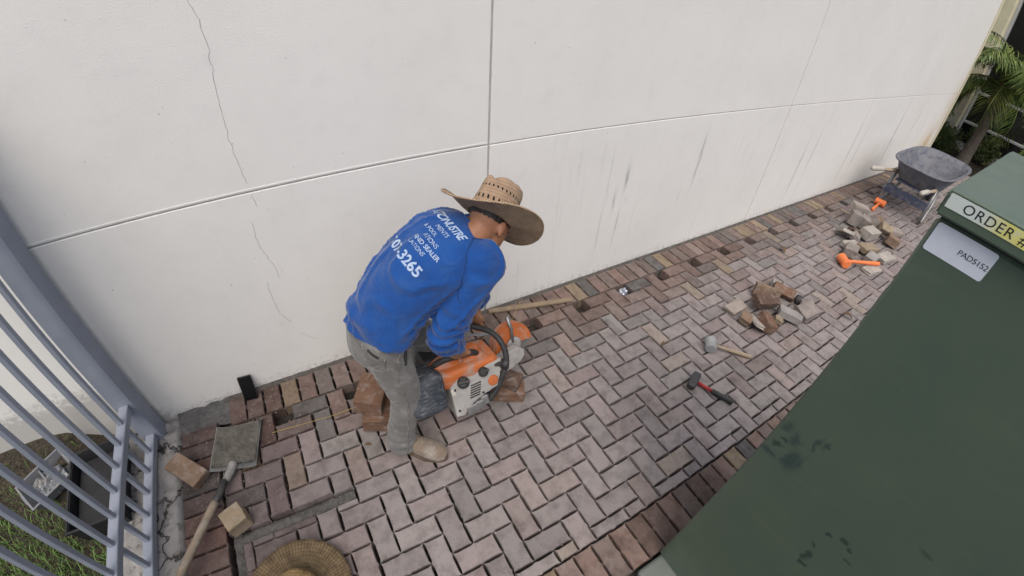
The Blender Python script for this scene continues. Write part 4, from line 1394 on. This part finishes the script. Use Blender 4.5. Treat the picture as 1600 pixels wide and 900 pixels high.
# beside the worker's leg
loose((-1.055, -.475, 0), (.215, .155, .095), (.06, .05, 1.2), 0, 'dark brown paver lying under another beside the worker\'s boot', sit=.003)
loose((-1.065, -.435, 0), (.20, .145, .095), (.10, .06, 1.05), 0, 'rusty brown paver resting on top of another behind the worker', sit=.100)
loose((-.375, -.655, 0), (.185, .12, .075), (.0, .1, -.45), 0, 'brown paver piece lying under the front of the saw', sit=.003)
loose((-.360, -.635, 0), (.14, .10, .055), (.12, .0, -.9), 3, 'small dark brown paver piece on top of another under the saw', sit=.075)
G1 = 'cut pavers in the heap with the tape measure'
h1 = [  # x, y, sit, dims, rot, material, broken, label
    (1.83, -.835, .002, (.20, .10, .06), (1.25, .05, -.95), 1, 0, 'tan brown paver standing on its edge at the back of the tape measure heap'),
    (1.70, -.905, .03, (.205, .10, .065), (.30, .10, -.30), 3, 0, 'dark brown paver lying across the middle of the tape measure heap'),
    (1.995, -.90, .002, (.19, .085, .06), (.55, .1, -1.05), 0, .03, 'brown broken paver leaning beside the tape measure'),
    (1.80, -1.085, .002, (.19, .10, .055), (-.12, .12, -1.0), 4, .02, 'pale grey paver lying flat at the front of the tape measure heap'),
    (1.96, -1.135, .002, (.19, .12, .07), (.25, -.1, -.15), 6, .04, 'broken grey paver with a brown end beside the tape measure heap\'s edge'),
    (1.535, -1.045, .002, (.15, .095, .075), (.35, .0, 1.0), 0, 0, 'reddish brown paver block tilted at the near corner of the tape measure heap'),
    (1.475, -1.00, .002, (.15, .085, .03), (.35, .25, .95), 7, 0, 'thin pale slab leaning on the near bricks of the tape measure heap'),
    (1.435, -.935, .01, (.095, .085, .05), (.15, -.1, .3), 1, .02, 'small tan offcut on the near end of the tape measure heap'),
    (1.50, -.80, .002, (.19, .10, .028), (.04, .0, .05), 2, .02, 'thin pinkish slab lying flat beside the tape measure heap'),
    (2.04, -.795, .002, (.12, .075, .05), (.1, .2, .5), 4, .03, 'small pale grey offcut behind the tape measure heap'),
    (1.68, -1.06, .002, (.07, .06, .04), (.2, .1, .6), 5, .02, 'tiny ochre chip wedged in the tape measure heap'),
]
for (x_, y_, s_, d_, r_, m_, b_, l_) in h1: loose((x_, y_, 0), d_, r_, m_, l_, G1, b_, sit=s_)
G2 = 'cut pavers in the heap by the wheelbarrow'
h2 = [
    (3.98, -.56, .002, (.12, .10, .12), (.15, .1, .45), 6, .03, 'upright grey paver block at the wall side of the far heap'),
    (4.13, -.52, .115, (.19, .095, .04), (.1, .22, -.55), 2, .0, 'pale slab resting on top of the far heap'),
    (4.06, -.645, .002, (.14, .10, .10), (.2, .0, .2), 6, .02, 'grey brown block packed in the far heap below the pale slab'),
    (4.15, -.73, .002, (.14, .11, .08), (.75, .1, .5), 6, .03, 'dark tilted wedge of paver in the far heap'),
    (4.32, -.70, .002, (.16, .09, .07), (.1, .1, .1), 1, .02, 'tan paver behind the dark wedge in the far heap'),
    (3.56, -.655, .002, (.15, .11, .03), (.15, .55, .7), 7, 0, 'thin pale slab leaning at the near end of the far heap'),
    (3.74, -.68, .002, (.10, .08, .05), (.2, .2, 1.1), 3, .02, 'small dark offcut between slabs of the far heap'),
    (3.62, -.745, .002, (.11, .08, .06), (.5, .1, .2), 6, .03, 'small grey offcut leaning in the middle of the far heap'),
    (3.86, -.80, .002, (.20, .11, .085), (.12, .08, -.12), 7, 0, 'large pale paver block in the middle of the far heap'),
    (4.32, -.895, .002, (.20, .10, .04), (.1, .12, -.6), 2, 0, 'long pale slab along the cabinet side of the far heap'),
    (4.10, -.875, .03, (.14, .09, .06), (.5, .3, -.9), 5, .03, 'ochre broken paver tilted in the far heap'),
    (4.02, -1.0, .002, (.15, .11, .075), (.2, .1, .3), 1, .02, 'tan block at the cabinet side of the far heap'),
    (3.42, -.81, .002, (.17, .10, .045), (.06, .05, -.25), 7, 0, 'pale paver lying flat before the large block of the far heap'),
    (3.56, -.925, .002, (.20, .10, .05), (.05, .08, -.3), 5, 0, 'long ochre edged paver lying flat in the far heap'),
    (3.30, -.86, .002, (.16, .10, .07), (.0, .05, .28), 6, 0, 'grey paver block beside the orange mallet head'),
    (3.42, -1.03, .002, (.15, .09, .055), (.1, -.06, .1), 4, .02, 'grey paver beside the orange mallet handle'),
    (3.62, -1.10, .002, (.19, .10, .04), (.04, .0, -.2), 7, 0, 'flat pale paver apart from the far heap toward the cabinet'),
    (3.24, -1.12, .002, (.17, .09, .03), (.0, .0, -.15), 7, .02, 'thin flat slab under the orange mallet handle'),
]
for (x_, y_, s_, d_, r_, m_, b_, l_) in h2: loose((x_, y_, 0), tuple(q * 1.16 for q in d_), r_, m_, l_, G2, b_, sit=s_)

# tape measure
tm = thing('tape_measure', 'black and yellow tape measure lying among the cut pavers', 'tape measure', (2.06, -1.005, .0), rot=(0, 0, .5))
MB().prism([(-.035, 0), (.035, 0), (.038, .03), (.025, .062), (-.01, .068), (-.034, .045)], -.022, .022).build('case', M_BLACK, tm, bevel=.006)
MB().box(-.016, .018, -.0235, -.0222, .016, .046, c=.0004).build('face_label', pm('yellow_paint', (.62, .52, .05), None, 20, .5), tm)
MB().box(.034, .075, -.010, .010, .003, .0045).build('tape', pm('tape_yellow', (.62, .52, .05), None, 20, .5), tm)

# ------------------------------------------------------------------ hand tools
M_ASH = pm('ash_handle', (.36, .29, .20), (.27, .21, .145), 30, .7, bump=.2, bscale=160, dust=(.36, .34, .31), dscale=18, damt=.6)
M_WRUB = pm('white_rubber', (.31, .32, .325), (.24, .25, .255), 12, .7, bump=.15, dust=(.30, .28, .26), damt=.4)
M_TORANGE = pm('bright_orange_rubber', (.78, .20, .055), (.68, .17, .05), 9, .5, bump=.08, dust=(.5, .32, .24), dscale=20, damt=.35)
M_RED = pm('red_fibreglass', (.36, .035, .030), (.28, .03, .03), 15, .45, bump=.05)
M_IRON = pm('dark_iron', (.055, .055, .057), (.09, .088, .085), 20, .5, .5, bump=.2, dust=(.22, .20, .19), damt=.4)
def hammer(name, label, head, end, hr, hl, m_head, m_handle, grip=None, hrad=.014, square=False, group=None, lift=0):
    head, end = Vector(head), Vector(end)
    d = end - head; ang = math.atan2(d.y, d.x); L = Vector((d.x, d.y, 0)).length
    t = thing(name, label, 'hammer', (head.x, head.y, 0), group, rot=(0, 0, ang))
    hb = MB()
    if square:
        hb.box(-hr, hr, -hl / 2, hl / 2, .001, 2 * hr + .001, c=.007)
        for s in (-1, 1): hb.box(-hr * .85, hr * .85, s * hl / 2 - .012, s * hl / 2 + .012, .004, 2 * hr - .002, c=.006)
    else:
        Mx = Matrix.Translation((0, 0, hr + .001)) @ Matrix.Rotation(pi / 2, 4, 'X')
        hb.lathe([(hr * .80, -hl / 2), (hr * .98, -hl / 2 + .006), (hr, -hl / 2 + .018), (hr * .93, -hl / 4), (hr * .92, 0), (hr * .93, hl / 4), (hr, hl / 2 - .018), (hr * .98, hl / 2 - .006), (hr * .80, hl / 2)], Mx, 20)
    hb.build('head', m_head, t, smooth_angle=.6)
    z0 = hr; z1 = hrad + .002 + lift
    h = MB()
    if grip is None:
        h.tube([(hr * .6, 0, z0), (L * .35, 0, z0 * .65 + z1 * .35), (L * .7, 0, z0 * .25 + z1 * .75), (L * .97, 0, z1), (L, 0, z1)], [hrad * .95, hrad * .9, hrad * 1.08, hrad * 1.15, hrad * .7], 12, flat=(1, .8))
        h.build('handle', m_handle, t)
    else:
        h.tube([(hr * .6, 0, z0), (L * .5, 0, (z0 + z1) / 2)], [hrad * .9, hrad * .85], 12, flat=(1, .75)); h.build('handle', m_handle, t)
        gm = MB(); gm.tube([(L * .46, 0, (z0 + z1) / 2 + .001), (L * .6, 0, z0 * .4 + z1 * .6), (L * .8, 0, z0 * .1 + z1 * .9 + .002), (L * .98, 0, z1 + .002), (L, 0, z1 + .002)], [hrad * 1.05, hrad * 1.25, hrad * 1.12, hrad * 1.35, hrad * .9], 12, flat=(1, .85)); gm.build('grip', grip, t)
    return t
hammer('rubber_mallet', 'white headed rubber mallet with pale wooden handle lying on the pavers', (.985, -.975, 0), (1.185, -1.185, 0), .040, .092, M_WRUB, M_ASH)
hammer('club_hammer', 'black club hammer with red and black handle lying on the pavers', (.665, -1.125, 0), (.765, -1.362, 0), .026, .105, M_IRON, M_RED, grip=M_BLACK, square=True, hrad=.015)
hammer('dead_blow_mallet', 'orange dead-blow mallet with its handle resting on a thin slab', (3.03, -.915, 0), (3.34, -1.135, 0), .046, .13, M_TORANGE, M_TORANGE, hrad=.019, lift=.045)
hammer('dead_blow_mallet', 'orange dead-blow mallet lying alone on the pavers before the wheelbarrow', (4.95, -.485, 0), (4.66, -.515, 0), .044, .13, M_TORANGE, M_TORANGE, hrad=.020)

# shovel
shv = thing('shovel', 'square blade shovel with mortar on it lying on the pavers', 'shovel', (-1.80, -.33, 0))
bl = MB(); V = []; F = []; nx, ny = 14, 16
A = [Vector((-1.895, -.195)), Vector((-1.655, -.235)), Vector((-1.715, -.515)), Vector((-1.945, -.455))]   # far-left, far-right, near-right, near-left
for lay_ in (0, 1):
    for i in range(nx + 1):
        for j in range(ny + 1):
            u, v = i / nx, j / ny
            p = A[0].lerp(A[1], u).lerp(A[3].lerp(A[2], u), v)
            z = .012 + .020 * (2 * u - 1) ** 4 + .014 * v ** 3 * (1 - (2 * u - 1) ** 2) - (.002 if lay_ else 0) + .006 * v
            V.append((p.x + 1.80, p.y + .33, z))
nn = (nx + 1) * (ny + 1)
for lay_ in (0, 1):
    for i in range(nx):
        for j in range(ny):
            a = lay_ * nn + i * (ny + 1) + j
            F.append((a, a + ny + 1, a + ny + 2, a + 1) if lay_ == 0 else (a + 1, a + ny + 2, a + ny + 1, a))
bl.add(V, F, True)
bl.build('blade', M_STEEL, shv, fix=False)
md = MB(); V = []; F = []; nx, ny = 60, 64
for i in range(nx + 1):
    for j in range(ny + 1):
        u, v = .02 + .95 * i / nx, .015 + .90 * j / ny
        p = A[0].lerp(A[1], u).lerp(A[3].lerp(A[2], u), v)
        e = min(1, min(u, 1 - u, v * 1.2, (1.0 - v)) / .07)
        z = .012 + .020 * (2 * u - 1) ** 4 + .014 * v ** 3 * (1 - (2 * u - 1) ** 2) + .006 * v + e * (.008 + .020 * max(0, noise.noise((u * 3.5, v * 3.5, 2)) + .3) + .007 * noise.noise((u * 18, v * 18, 0)) + .005 * noise.noise((u * 60, v * 60, 5))) - (1 - e) * .003
        V.append((p.x + 1.80, p.y + .33, z))
for i in range(nx):
    for j in range(ny):
        a = i * (ny + 1) + j; F.append((a, a + ny + 1, a + ny + 2, a + 1))
md.add(V, F, True)
o = md.build('mortar', pm('wet_mortar', (.175, .165, .142), (.10, .094, .08), 26, .95, bump=1.0, bscale=300, bdist=.008), shv); tag(o, label='grey mortar heaped on the blade')
SHo = Vector((1.80, .33, 0))
MB().tube([Vector(p) + SHo for p in smooth_path([(-1.825, -.455, .034), (-1.842, -.50, .040), (-1.87, -.545, .046)])], [(.024 - .006 * i / 12) for i in range(13)], 12).build('shoulder', pm('limed_steel', (.27, .262, .25), (.16, .155, .148), 30, .8), shv)
MB().tube([Vector(p) + SHo for p in [(-1.868, -.54, .046), (-1.905, -.62, .056), (-1.925, -.655, .06)]], [.0185, .018, .017], 12).build('socket', M_IRON, shv)
MB().tube([Vector(p) + SHo for p in smooth_path([(-1.918, -.645, .062), (-2.02, -.83, .085), (-2.14, -1.05, .115), (-2.38 + .16, -1.30, .15), (-2.2, -1.62, .12)][:3] + [(-2.165, -1.10, .12)])], .0195, 12).build('handle', pm('weathered_ash', (.27, .215, .155), (.20, .165, .125), 22, .8, bump=.3, bscale=120, dust=(.38, .36, .33), dscale=14, damt=.5), shv)

# phone leaning on the wall
ph = thing('phone', 'black smartphone standing on the pavers leaning against the wall', 'phone', (-1.700, -.062, .001), rot=(-.42, 0, -.10))
MB().box(-.038, .038, -.0045, .0045, 0, .152, c=.004).build('case', M_BLACKPL, ph)
MB().box(-.034, .034, -.0056, -.0044, .005, .147).build('screen', pm('black_glass', (.006, .006, .007), None, 5, .12, bump=0), ph)

# wooden lath lying across the wall course
lt = MB().box(0, .605, -.019, .019, 0, .018, c=.003)
o = lt.build('wooden_lath', pm('weathered_lath', (.25, .19, .125), (.19, .145, .10), 18, .85, bump=.4, bscale=100))
o.location = (-.165, -.018, .004); o.rotation_euler = (0, 0, -.255)
tag(o, 'weathered wooden lath lying against the wall across the pavers', 'lath')

# crumpled wrapper in one of the open holes
wr = MB(); wr.ball((0, 0, 0), (.034, .030, .036), 20, 14)
wr.v = [tuple(Vector(p) * (1 + .45 * noise.noise(Vector(p) * 60) + .25 * noise.noise(Vector(p) * 150))) for p in wr.v]; wr.sm = [False] * len(wr.f)
o = wr.build('foil_wrapper', pm('silver_foil', (.55, .57, .60), (.20, .22, .30), 60, .3, .4, bump=.3, bscale=120)); o.location = (.845, -.245, -.028)
tag(o, 'crumpled silver and blue wrapper in an open paver hole', 'wrapper')

# yellow string line
st_ = MB().tube([(-1.62, -.335, .006), (-1.45, -.350, .004), (-1.28, -.366, .004), (-1.0, -.36, .006), (-.6, -.30, .012), (-.056, -.155, .018), (.06, -.045, .022), (.10, -.02, .012)], .0011, 6)
tag(st_.build('string_line', pm('yellow_string', (.55, .40, .10), None, 20, .7, bump=0)), 'thin yellow mason string stretched low over the pavers', 'string')

# second straw hat on the paving
M_STRAW2 = straw('dark_straw', (.20, .145, .08), (.085, .06, .034), pitch=.016, nt=90, con=1.0)
M_STRAW2C = straw('golden_straw', (.29, .20, .09), (.17, .115, .055), pitch=.016, nt=60, con=1.0)
br, crn, edg = hat_meshes(.212, .008, .092, .110)
h2o = thing('sun_hat', 'frayed brown straw hat lying on the pavers below the cut line', 'hat', (-1.640, -1.180, .030), rot=(.06, -.03, .4))
hb_ = br.build('brim', M_STRAW2, h2o); crn.build('crown', M_STRAW2C, h2o)
fr = MB(); rnd = random.Random(4)
for i in range(420):
    a = rnd.gauss(2.35, .55) if i < 320 else rnd.uniform(0, 2 * pi); r0 = .210 * (1 + .06 * abs(cos(a))); ln = rnd.uniform(.004, .024)
    p = Vector((r0 * cos(a), r0 * sin(a), -.004 + rnd.uniform(-.003, .003))); d = Vector((cos(a + rnd.gauss(0, .6)), sin(a + rnd.gauss(0, .6)), rnd.uniform(-.3, .4)))
    fr.tube([p - d * .006, p + d * ln], [.0009, .0005], 4)
tag(fr.build('frayed_straw', M_STRAW2, hb_), kind='stuff')

# ------------------------------------------------------------------ wheelbarrow
M_TRAY = pm('cement_crusted_tray', (.115, .122, .145), (.165, .168, .18), 7, .75, bump=.5, bscale=70, bdist=.006, dust=(.04, .045, .075), dscale=13, damt=.8)
M_BBLUE = pm('worn_blue_steel', (.055, .07, .13), (.09, .10, .14), 9, .6, .1, bump=.3, dust=(.24, .23, .22), dscale=12, damt=.6)
M_GRIP = pm('worn_wood_grip', (.47, .44, .39), (.34, .31, .27), 16, .8, bump=.3)
WB = Vector((5.30, -.70, 0))
wb = thing('wheelbarrow', 'cement crusted grey wheelbarrow parked by the wall facing the palm', 'wheelbarrow', WB, rot=(0, 0, -.05))
def ring(hl, hw, cx, z, n=40, e=3.6, slope=0):
    out = []
    for k in range(n):
        a = 2 * pi * k / n
        c, s = cos(a), sin(a)
        x = cx + hl * math.copysign(abs(c) ** (2 / e), c); y = hw * math.copysign(abs(s) ** (2 / e), s)
        out.append(Vector((x, y, z + slope * (x - cx))))
    return out
ty = MB()
rings = [ring(.26, .20, .02, .375), ring(.32, .235, .03, .385, slope=.02), ring(.40, .275, .05, .47, slope=.04), ring(.47, .315, .07, .58, slope=.06), ring(.505, .335, .08, .635, slope=.07), ring(.53, .355, .08, .640, slope=.07), ring(.53, .355, .08, .628, slope=.07), ring(.50, .332, .08, .622, slope=.07), ring(.465, .308, .07, .575, slope=.06), ring(.392, .268, .05, .47, slope=.04), ring(.312, .228, .03, .393, slope=.02), ring(.25, .19, .02, .385)]
rings = rings[::-1]
V = [p for r in rings for p in r]; F = []; n = 40
for i in range(len(rings) - 1):
    for k in range(n):
        k2 = (k + 1) % n
        F.append((i * n + k, i * n + k2, (i + 1) * n + k2, (i + 1) * n + k))
F.append(tuple(range(n))); F.append(tuple((len(rings) - 1) * n + k for k in range(n - 1, -1, -1)))
ty.add(V, F, True)
tro = ty.build('tray', M_TRAY, wb, smooth_angle=.8)
MB().tube([p for p in ring(.533, .358, .08, .637, slope=.07)] + [ring(.533, .358, .08, .637, slope=.07)[0]], .010, 8).build('rim', M_TRAY, tro)
for s in (-1, 1):
    MB().tube([(-.70, s * .27, .50), (-.35, s * .255, .455), (.30, s * .17, .345), (.80, s * .075, .235)], [.021, .024, .024, .022], 4, smooth=False).build('handle_bar', M_ASH, wb)
    MB().tube([(-.97, s * .285, .535), (-.93, s * .283, .532), (-.70, s * .272, .505), (-.66, s * .27, .498)], [.020, .027, .027, .024], 12).build('grip', M_GRIP, wb)
    MB().tube([(-.22, s * .25, .44), (-.25, s * .265, .22), (-.26, s * .275, .012), (-.16, s * .275, .010), (.02, s * .24, .20), (.10, s * .20, .375)], .021, 8).build('leg', M_STEEL, wb)
MB().box(-.285, -.262, -.265, .265, .17, .275, c=.004).build('leg_brace', M_BBLUE, wb)
MB().box(-.30, .30, -.20, .20, .350, .372).build('riser', M_BBLUE, wb)
whl = MB(); Mx = Matrix.Translation((.86, 0, .195)) @ Matrix.Rotation(pi / 2, 4, 'X')
whl.lathe([(.115, -.045), (.165, -.048), (.19, -.03), (.197, 0), (.19, .03), (.165, .048), (.115, .045)], Mx, 28)
wheel = whl.build('wheel', M_BLACK, wb)
MB().lathe([(.02, -.05), (.03, -.03), (.112, -.035), (.112, .035), (.03, .03), (.02, .05)], Mx, 24).build('rim', M_STEEL, wheel)
MB().tube([(.86, -.10, .195), (.86, .10, .195)], .010, 8).build('axle', M_STEEL, wb)

# ------------------------------------------------------------------ far end: bed, shrubs, palm, facade
bed = MB(); V = []; F = []; nx, ny = 30, 40
for i in range(nx + 1):
    for j in range(ny + 1):
        X = 8.62 + 2.0 * i / nx; Y = 3.0 - 8 * j / ny
        V.append((X, Y, -.02 + .03 * noise.noise((X * 4, Y * 4, 0)) + .02 * noise.noise((X * 15, Y * 15, 0))))
for i in range(nx):
    for j in range(ny):
        a = i * (ny + 1) + j; F.append((a, a + ny + 1, a + ny + 2, a + 1))
bed.add(V, F)
add_struct('planting_bed', bed, pm('bark_mulch', (.055, .038, .026), (.03, .022, .016), 20, .95, bump=1, bscale=60, bdist=.02))
M_LEAF = pm('shrub_leaf', (.11, .15, .045), (.045, .075, .022), 6, .45, bump=0, dust=(.28, .27, .10), dscale=5, damt=.7)
M_BARK = pm('stem_bark', (.12, .09, .065), (.07, .055, .04), 12, .9, bump=.5)
def leaf(mb_v, mb_f, p, d, nrm, L, w):
    s = d.cross(nrm).normalized() * w; o = len(mb_v)
    m = p + d * L * .5 + nrm * L * .08
    mb_v += [p, m - s, m + s, p + d * L]
    mb_f += [(o, o + 1, o + 3), (o, o + 3, o + 2)]
def shrub(loc, rx, ry, h, n, label, seed):
    rnd = random.Random(seed)
    t = thing('shrub', label, 'shrub', loc, 'leafy shrubs in the planting bed')
    V = []; F = []
    clumps = [Vector((rnd.uniform(-1, 1) * rx * .75, rnd.uniform(-1, 1) * ry * .75, rnd.uniform(.25, .95) * h)) for _ in range(26)]
    stems = MB()
    for c in clumps[:14]:
        stems.tube([(c.x * .2, c.y * .2, -.02), (c.x * .6, c.y * .6, c.z * .55), tuple(c)], [.012, .009, .004], 6)
    for _ in range(n):
        c = rnd.choice(clumps); q = Vector((rnd.gauss(0, 1), rnd.gauss(0, 1), rnd.gauss(0, 1))).normalized()
        p = c + q * rnd.uniform(.02, .11)
        if p.z < .02: continue
        d = (q + Vector((rnd.gauss(0, .5), rnd.gauss(0, .5), rnd.gauss(.2, .4)))).normalized()
        nr = d.cross(Vector((rnd.gauss(0, 1), rnd.gauss(0, 1), rnd.gauss(0, 1)))).normalized()
        leaf(V, F, p, d, nr, rnd.uniform(.04, .075), rnd.uniform(.010, .018))
    stems.build('stems', M_BARK, t)
    f = MB().add(V, F).build('foliage', M_LEAF, t, fix=False)
    return t
shrub((9.45, .02, 0), .22, .20, .42, 1500, 'dense dark shrub between the white wall and the palm trunk', 1)
shrub((9.95, -.55, 0), .35, .40, .50, 2600, 'yellowish green shrub at the foot of the dark window behind the palm', 2)
shrub((9.9, -1.45, 0), .40, .50, .52, 2600, 'wide low shrub beside the yellowish shrub, farther from the white wall', 3)
shrub((9.85, .22, 0), .22, .22, .40, 1200, 'small shrub at the foot of the cream pilaster', 4)
palm = thing('palm_tree', 'short palm tree with thick trunk and feathery green fronds before the dark window', 'palm tree', (9.20, -.42, 0))
tk = MB(); pts = []; rad = []
for i in range(34):
    z = 1.48 * i / 33
    pts.append((.03 * sin(z * 2), -.02 * z, z - .04)); rad.append(.108 - .030 * z + .007 * (i % 2) + (.026 * math.exp(-((z - 1.25) / .15) ** 2)) + .04 * math.exp(-z / .12))
tk.tube(pts, rad, 16)
tk.build('trunk', pm('palm_trunk', (.19, .155, .12), (.11, .09, .07), 14, .95, bump=.9, bscale=40, bdist=.012, dust=(.27, .24, .20), dscale=8, damt=.5), palm)
bt = MB(); rnd = random.Random(11)
for i in range(40):
    a = rnd.uniform(0, 2 * pi); z = rnd.uniform(1.0, 1.42)
    d = Vector((cos(a), sin(a), 0))
    p = d * .075 + Vector((0, 0, z))
    bt.tube([p, p + d * .05 + Vector((0, 0, .10)), p + d * rnd.uniform(.07, .12) + Vector((0, 0, rnd.uniform(.14, .22)))], [.025, .018, .008], 6, flat=(1, .4))
bt.build('old_frond_stubs', pm('dry_frond_stub', (.20, .12, .06), (.12, .07, .04), 18, .9, bump=.5), palm)
M_FROND = pm('palm_frond', (.12, .18, .04), (.05, .09, .022), 4, .45, bump=0, dust=(.30, .29, .07), dscale=3, damt=.6)
def frond(az, el, L, droop, seed):
    rnd = random.Random(seed)
    V = []; F = []; P = []
    base = Vector((0, -.02, 1.42)); hd = Vector((cos(az), sin(az), 0)); sd = Vector((-sin(az), cos(az), 0))
    p = base.copy(); e = el; ns = 26; step = L / ns
    for i in range(ns + 1):
        P.append(p.copy())
        p = p + (hd * cos(e) + Vector((0, 0, sin(e)))) * step
        e -= droop / ns * (1 + 1.2 * i / ns)
    for i in range(4, ns + 1):
        t = i / ns
        d = (P[i] - P[i - 1]).normalized()
        for s in (-1, 1):
            for q in range(2):
                l = (.42 * sin(pi * min(1, .12 + t * .95)) ** .7 + .06) * rnd.uniform(.8, 1.1)
                dirn = (sd * s * rnd.uniform(.75, 1.0) + d * rnd.uniform(.5, .8) + Vector((0, 0, -.25 + rnd.uniform(-.2, .15)))).normalized()
                q0 = P[i] - d * step * q * .5; w = .010
                q1 = q0 + dirn * l * .5; q2 = q0 + dirn * l + Vector((0, 0, -.16 * l - .05 * rnd.random()))
                wv = dirn.cross(Vector((0, 0, 1))).normalized() * w
                o = len(V); V += [q0 - wv * .5, q0 + wv * .5, q1 + wv, q1 - wv, q2]
                F += [(o, o + 1, o + 2, o + 3), (o + 3, o + 2, o + 4)]
    mb = MB().add(V, F)
    mb.tube(P, [.016 - .013 * i / ns for i in range(ns + 1)], 5)
    mb.build('frond', M_FROND, palm, fix=False)
rnd = random.Random(5)
for i in range(38):
    az = 2 * pi * i * .381966 + rnd.uniform(-.15, .15)
    frond(az, rnd.uniform(.1, 1.45), rnd.uniform(1.2, 1.75), rnd.uniform(1.0, 1.9), i)

# facade closing the lane
M_CREAM = pm('cream_render', (.70, .65, .46), (.62, .57, .42), 4, .85, bump=.2, bscale=80, dust=(.40, .36, .27), dscale=5, damt=.4)
M_ALU = pm('pale_window_frame', (.45, .46, .46), (.38, .39, .40), 6, .5, .0, bump=.05)
M_GLASS = pm('dark_glazing', (.010, .011, .012), (.018, .018, .018), 2, .12, bump=0, spec=.35)
fac = thing('neighbouring_building', 'cream rendered building with dark glazed window wall behind the palm', 'building', (10.6, 0, 0))
MB().box(-.35, .5, .19, 3.2, -.1, 4.8, c=.01).build('wall', M_CREAM, fac)
MB().box(0, .5, -6.0, .188, 2.95, 4.8).build('wall', M_CREAM, fac)
MB().box(-.10, .12, .14, .187, -.08, 2.94, c=.008).build('window_frame', M_ALU, fac)
MB().box(.02, .5, -6.0, .138, -.1, .12).build('plinth', M_ALU, fac)
for y in (-1.75, -3.65, -5.55):
    MB().box(-.012, .06, y - .03, y + .03, .121, 2.94, c=.005).build('mullion', M_ALU, fac)
yy = [.138, -1.72, -3.62, -5.52]
zz = [.12, .40, 1.06, 2.94]
for a in range(3):
    y1 = yy[a] if a == 0 else -1.78 - 1.9 * (a - 1); y0 = -1.72 - 1.9 * a
    for (z0, z1) in ((.121, .495), (.545, 1.085), (1.14, 2.94)):
        MB().box(.045, .055, y0 - .001 + .002, y1 - .002, z0, z1).build('pane', M_GLASS, fac)
    for z in (.52, 1.112):
        MB().box(-.006, .06, y0 + .001, y1 - .001, z - .024, z + .024, c=.004).build('transom', M_ALU, fac)
MB().box(.30, .34, -6.0, .13, .0, 2.94).build('blind', pm('dark_interior', (.02, .02, .02), None, 2, .9), fac)
# return of the white wall, cream painted
rt_ = MB().box(8.204, 8.30, .0, 2.8, -.1, 5.2)
tag(rt_.build('return_wall', M_CREAM), 'cream side return at the end of the long white wall', 'wall')

# ------------------------------------------------------------------ small debris
rnd = random.Random(21)
gr_ = MB()
def chip(mb, x, y, z, r):
    V = []
    for _ in range(1):
        V = [Vector((rnd.uniform(.6, 1) * a * r, rnd.uniform(.6, 1) * b * r, rnd.uniform(.3, .8) * c * r)) for a, b, c in ((1, 0, 0), (-1, 0, 0), (0, 1, 0), (0, -1, 0), (0, 0, 1), (0, 0, -.6))]
    M = Matrix.Translation((x, y, z)) @ Matrix.Rotation(rnd.uniform(0, 6), 4, 'Z')
    mb.add([M @ v for v in V], [(0, 2, 4), (2, 1, 4), (1, 3, 4), (3, 0, 4), (2, 0, 5), (1, 2, 5), (3, 1, 5), (0, 3, 5)])
for _ in range(3200):
    c = rnd.random()
    if c < .30: x, y = rnd.gauss(-1.78, .16), rnd.gauss(-.42, .22)
    elif c < .5: x, y = rnd.gauss(1.75, .35), rnd.gauss(-1.0, .22)
    elif c < .68: x, y = rnd.gauss(3.7, .5), rnd.gauss(-.8, .25)
    elif c < .85: x, y = rnd.gauss(-.55, .32), rnd.gauss(-.62, .25)
    else: x, y = rnd.uniform(-2.05, 5), rnd.uniform(-1.5, -.03)
    if not (-2.08 < x < 8 and -1.72 < y < -.01): continue
    chip(gr_, x, y, .002, abs(rnd.gauss(0, .0022)) + .0012)
tag(gr_.build('paver_grit', pm('grit', (.26, .22, .18), (.16, .13, .11), 20, .95, bump=0), fix=False), kind='stuff')
M_DLEAF = pm('dead_leaf', (.14, .085, .045), (.09, .06, .035), 20, .85, bump=.3)
def dead_leaf(x, y, r, label):
    V = []; F = []; n = 10
    for i in range(n + 1):
        t = i / n; w = r * .45 * sin(pi * t) ** .8
        z = .004 + .018 * sin(t * 3) * r / .03 + .004 * noise.noise((x * 9, t * 4, 0))
        V += [(-w, (t - .5) * 2 * r, z + abs(w) * .5), (0, (t - .5) * 2 * r, z), (w, (t - .5) * 2 * r, z + abs(w) * .7)]
    for i in range(n):
        for j in range(2):
            a = i * 3 + j; F.append((a, a + 1, a + 4, a + 3))
    o = MB().add(V, F, True).build('dry_leaf', M_DLEAF, fix=False)
    o.location = (x, y, .002); o.rotation_euler = (0, 0, x * 7)
    o.modifiers.new('t', 'SOLIDIFY').thickness = .0008
    tag(o, label, 'leaf', 'dry leaves on the paving')
dead_leaf(.72, -.80, .024, 'small curled dry leaf on the pavers before the white mallet')
dead_leaf(2.30, -1.33, .050, 'dark dry leaf on the pavers between the tape measure heap and the cabinet')
dead_leaf(2.62, -.50, .045, 'dry leaf on the pavers between the open holes and the far heap')
dead_leaf(-1.17, -.62, .018, 'small dry leaf on the pavers behind the worker')
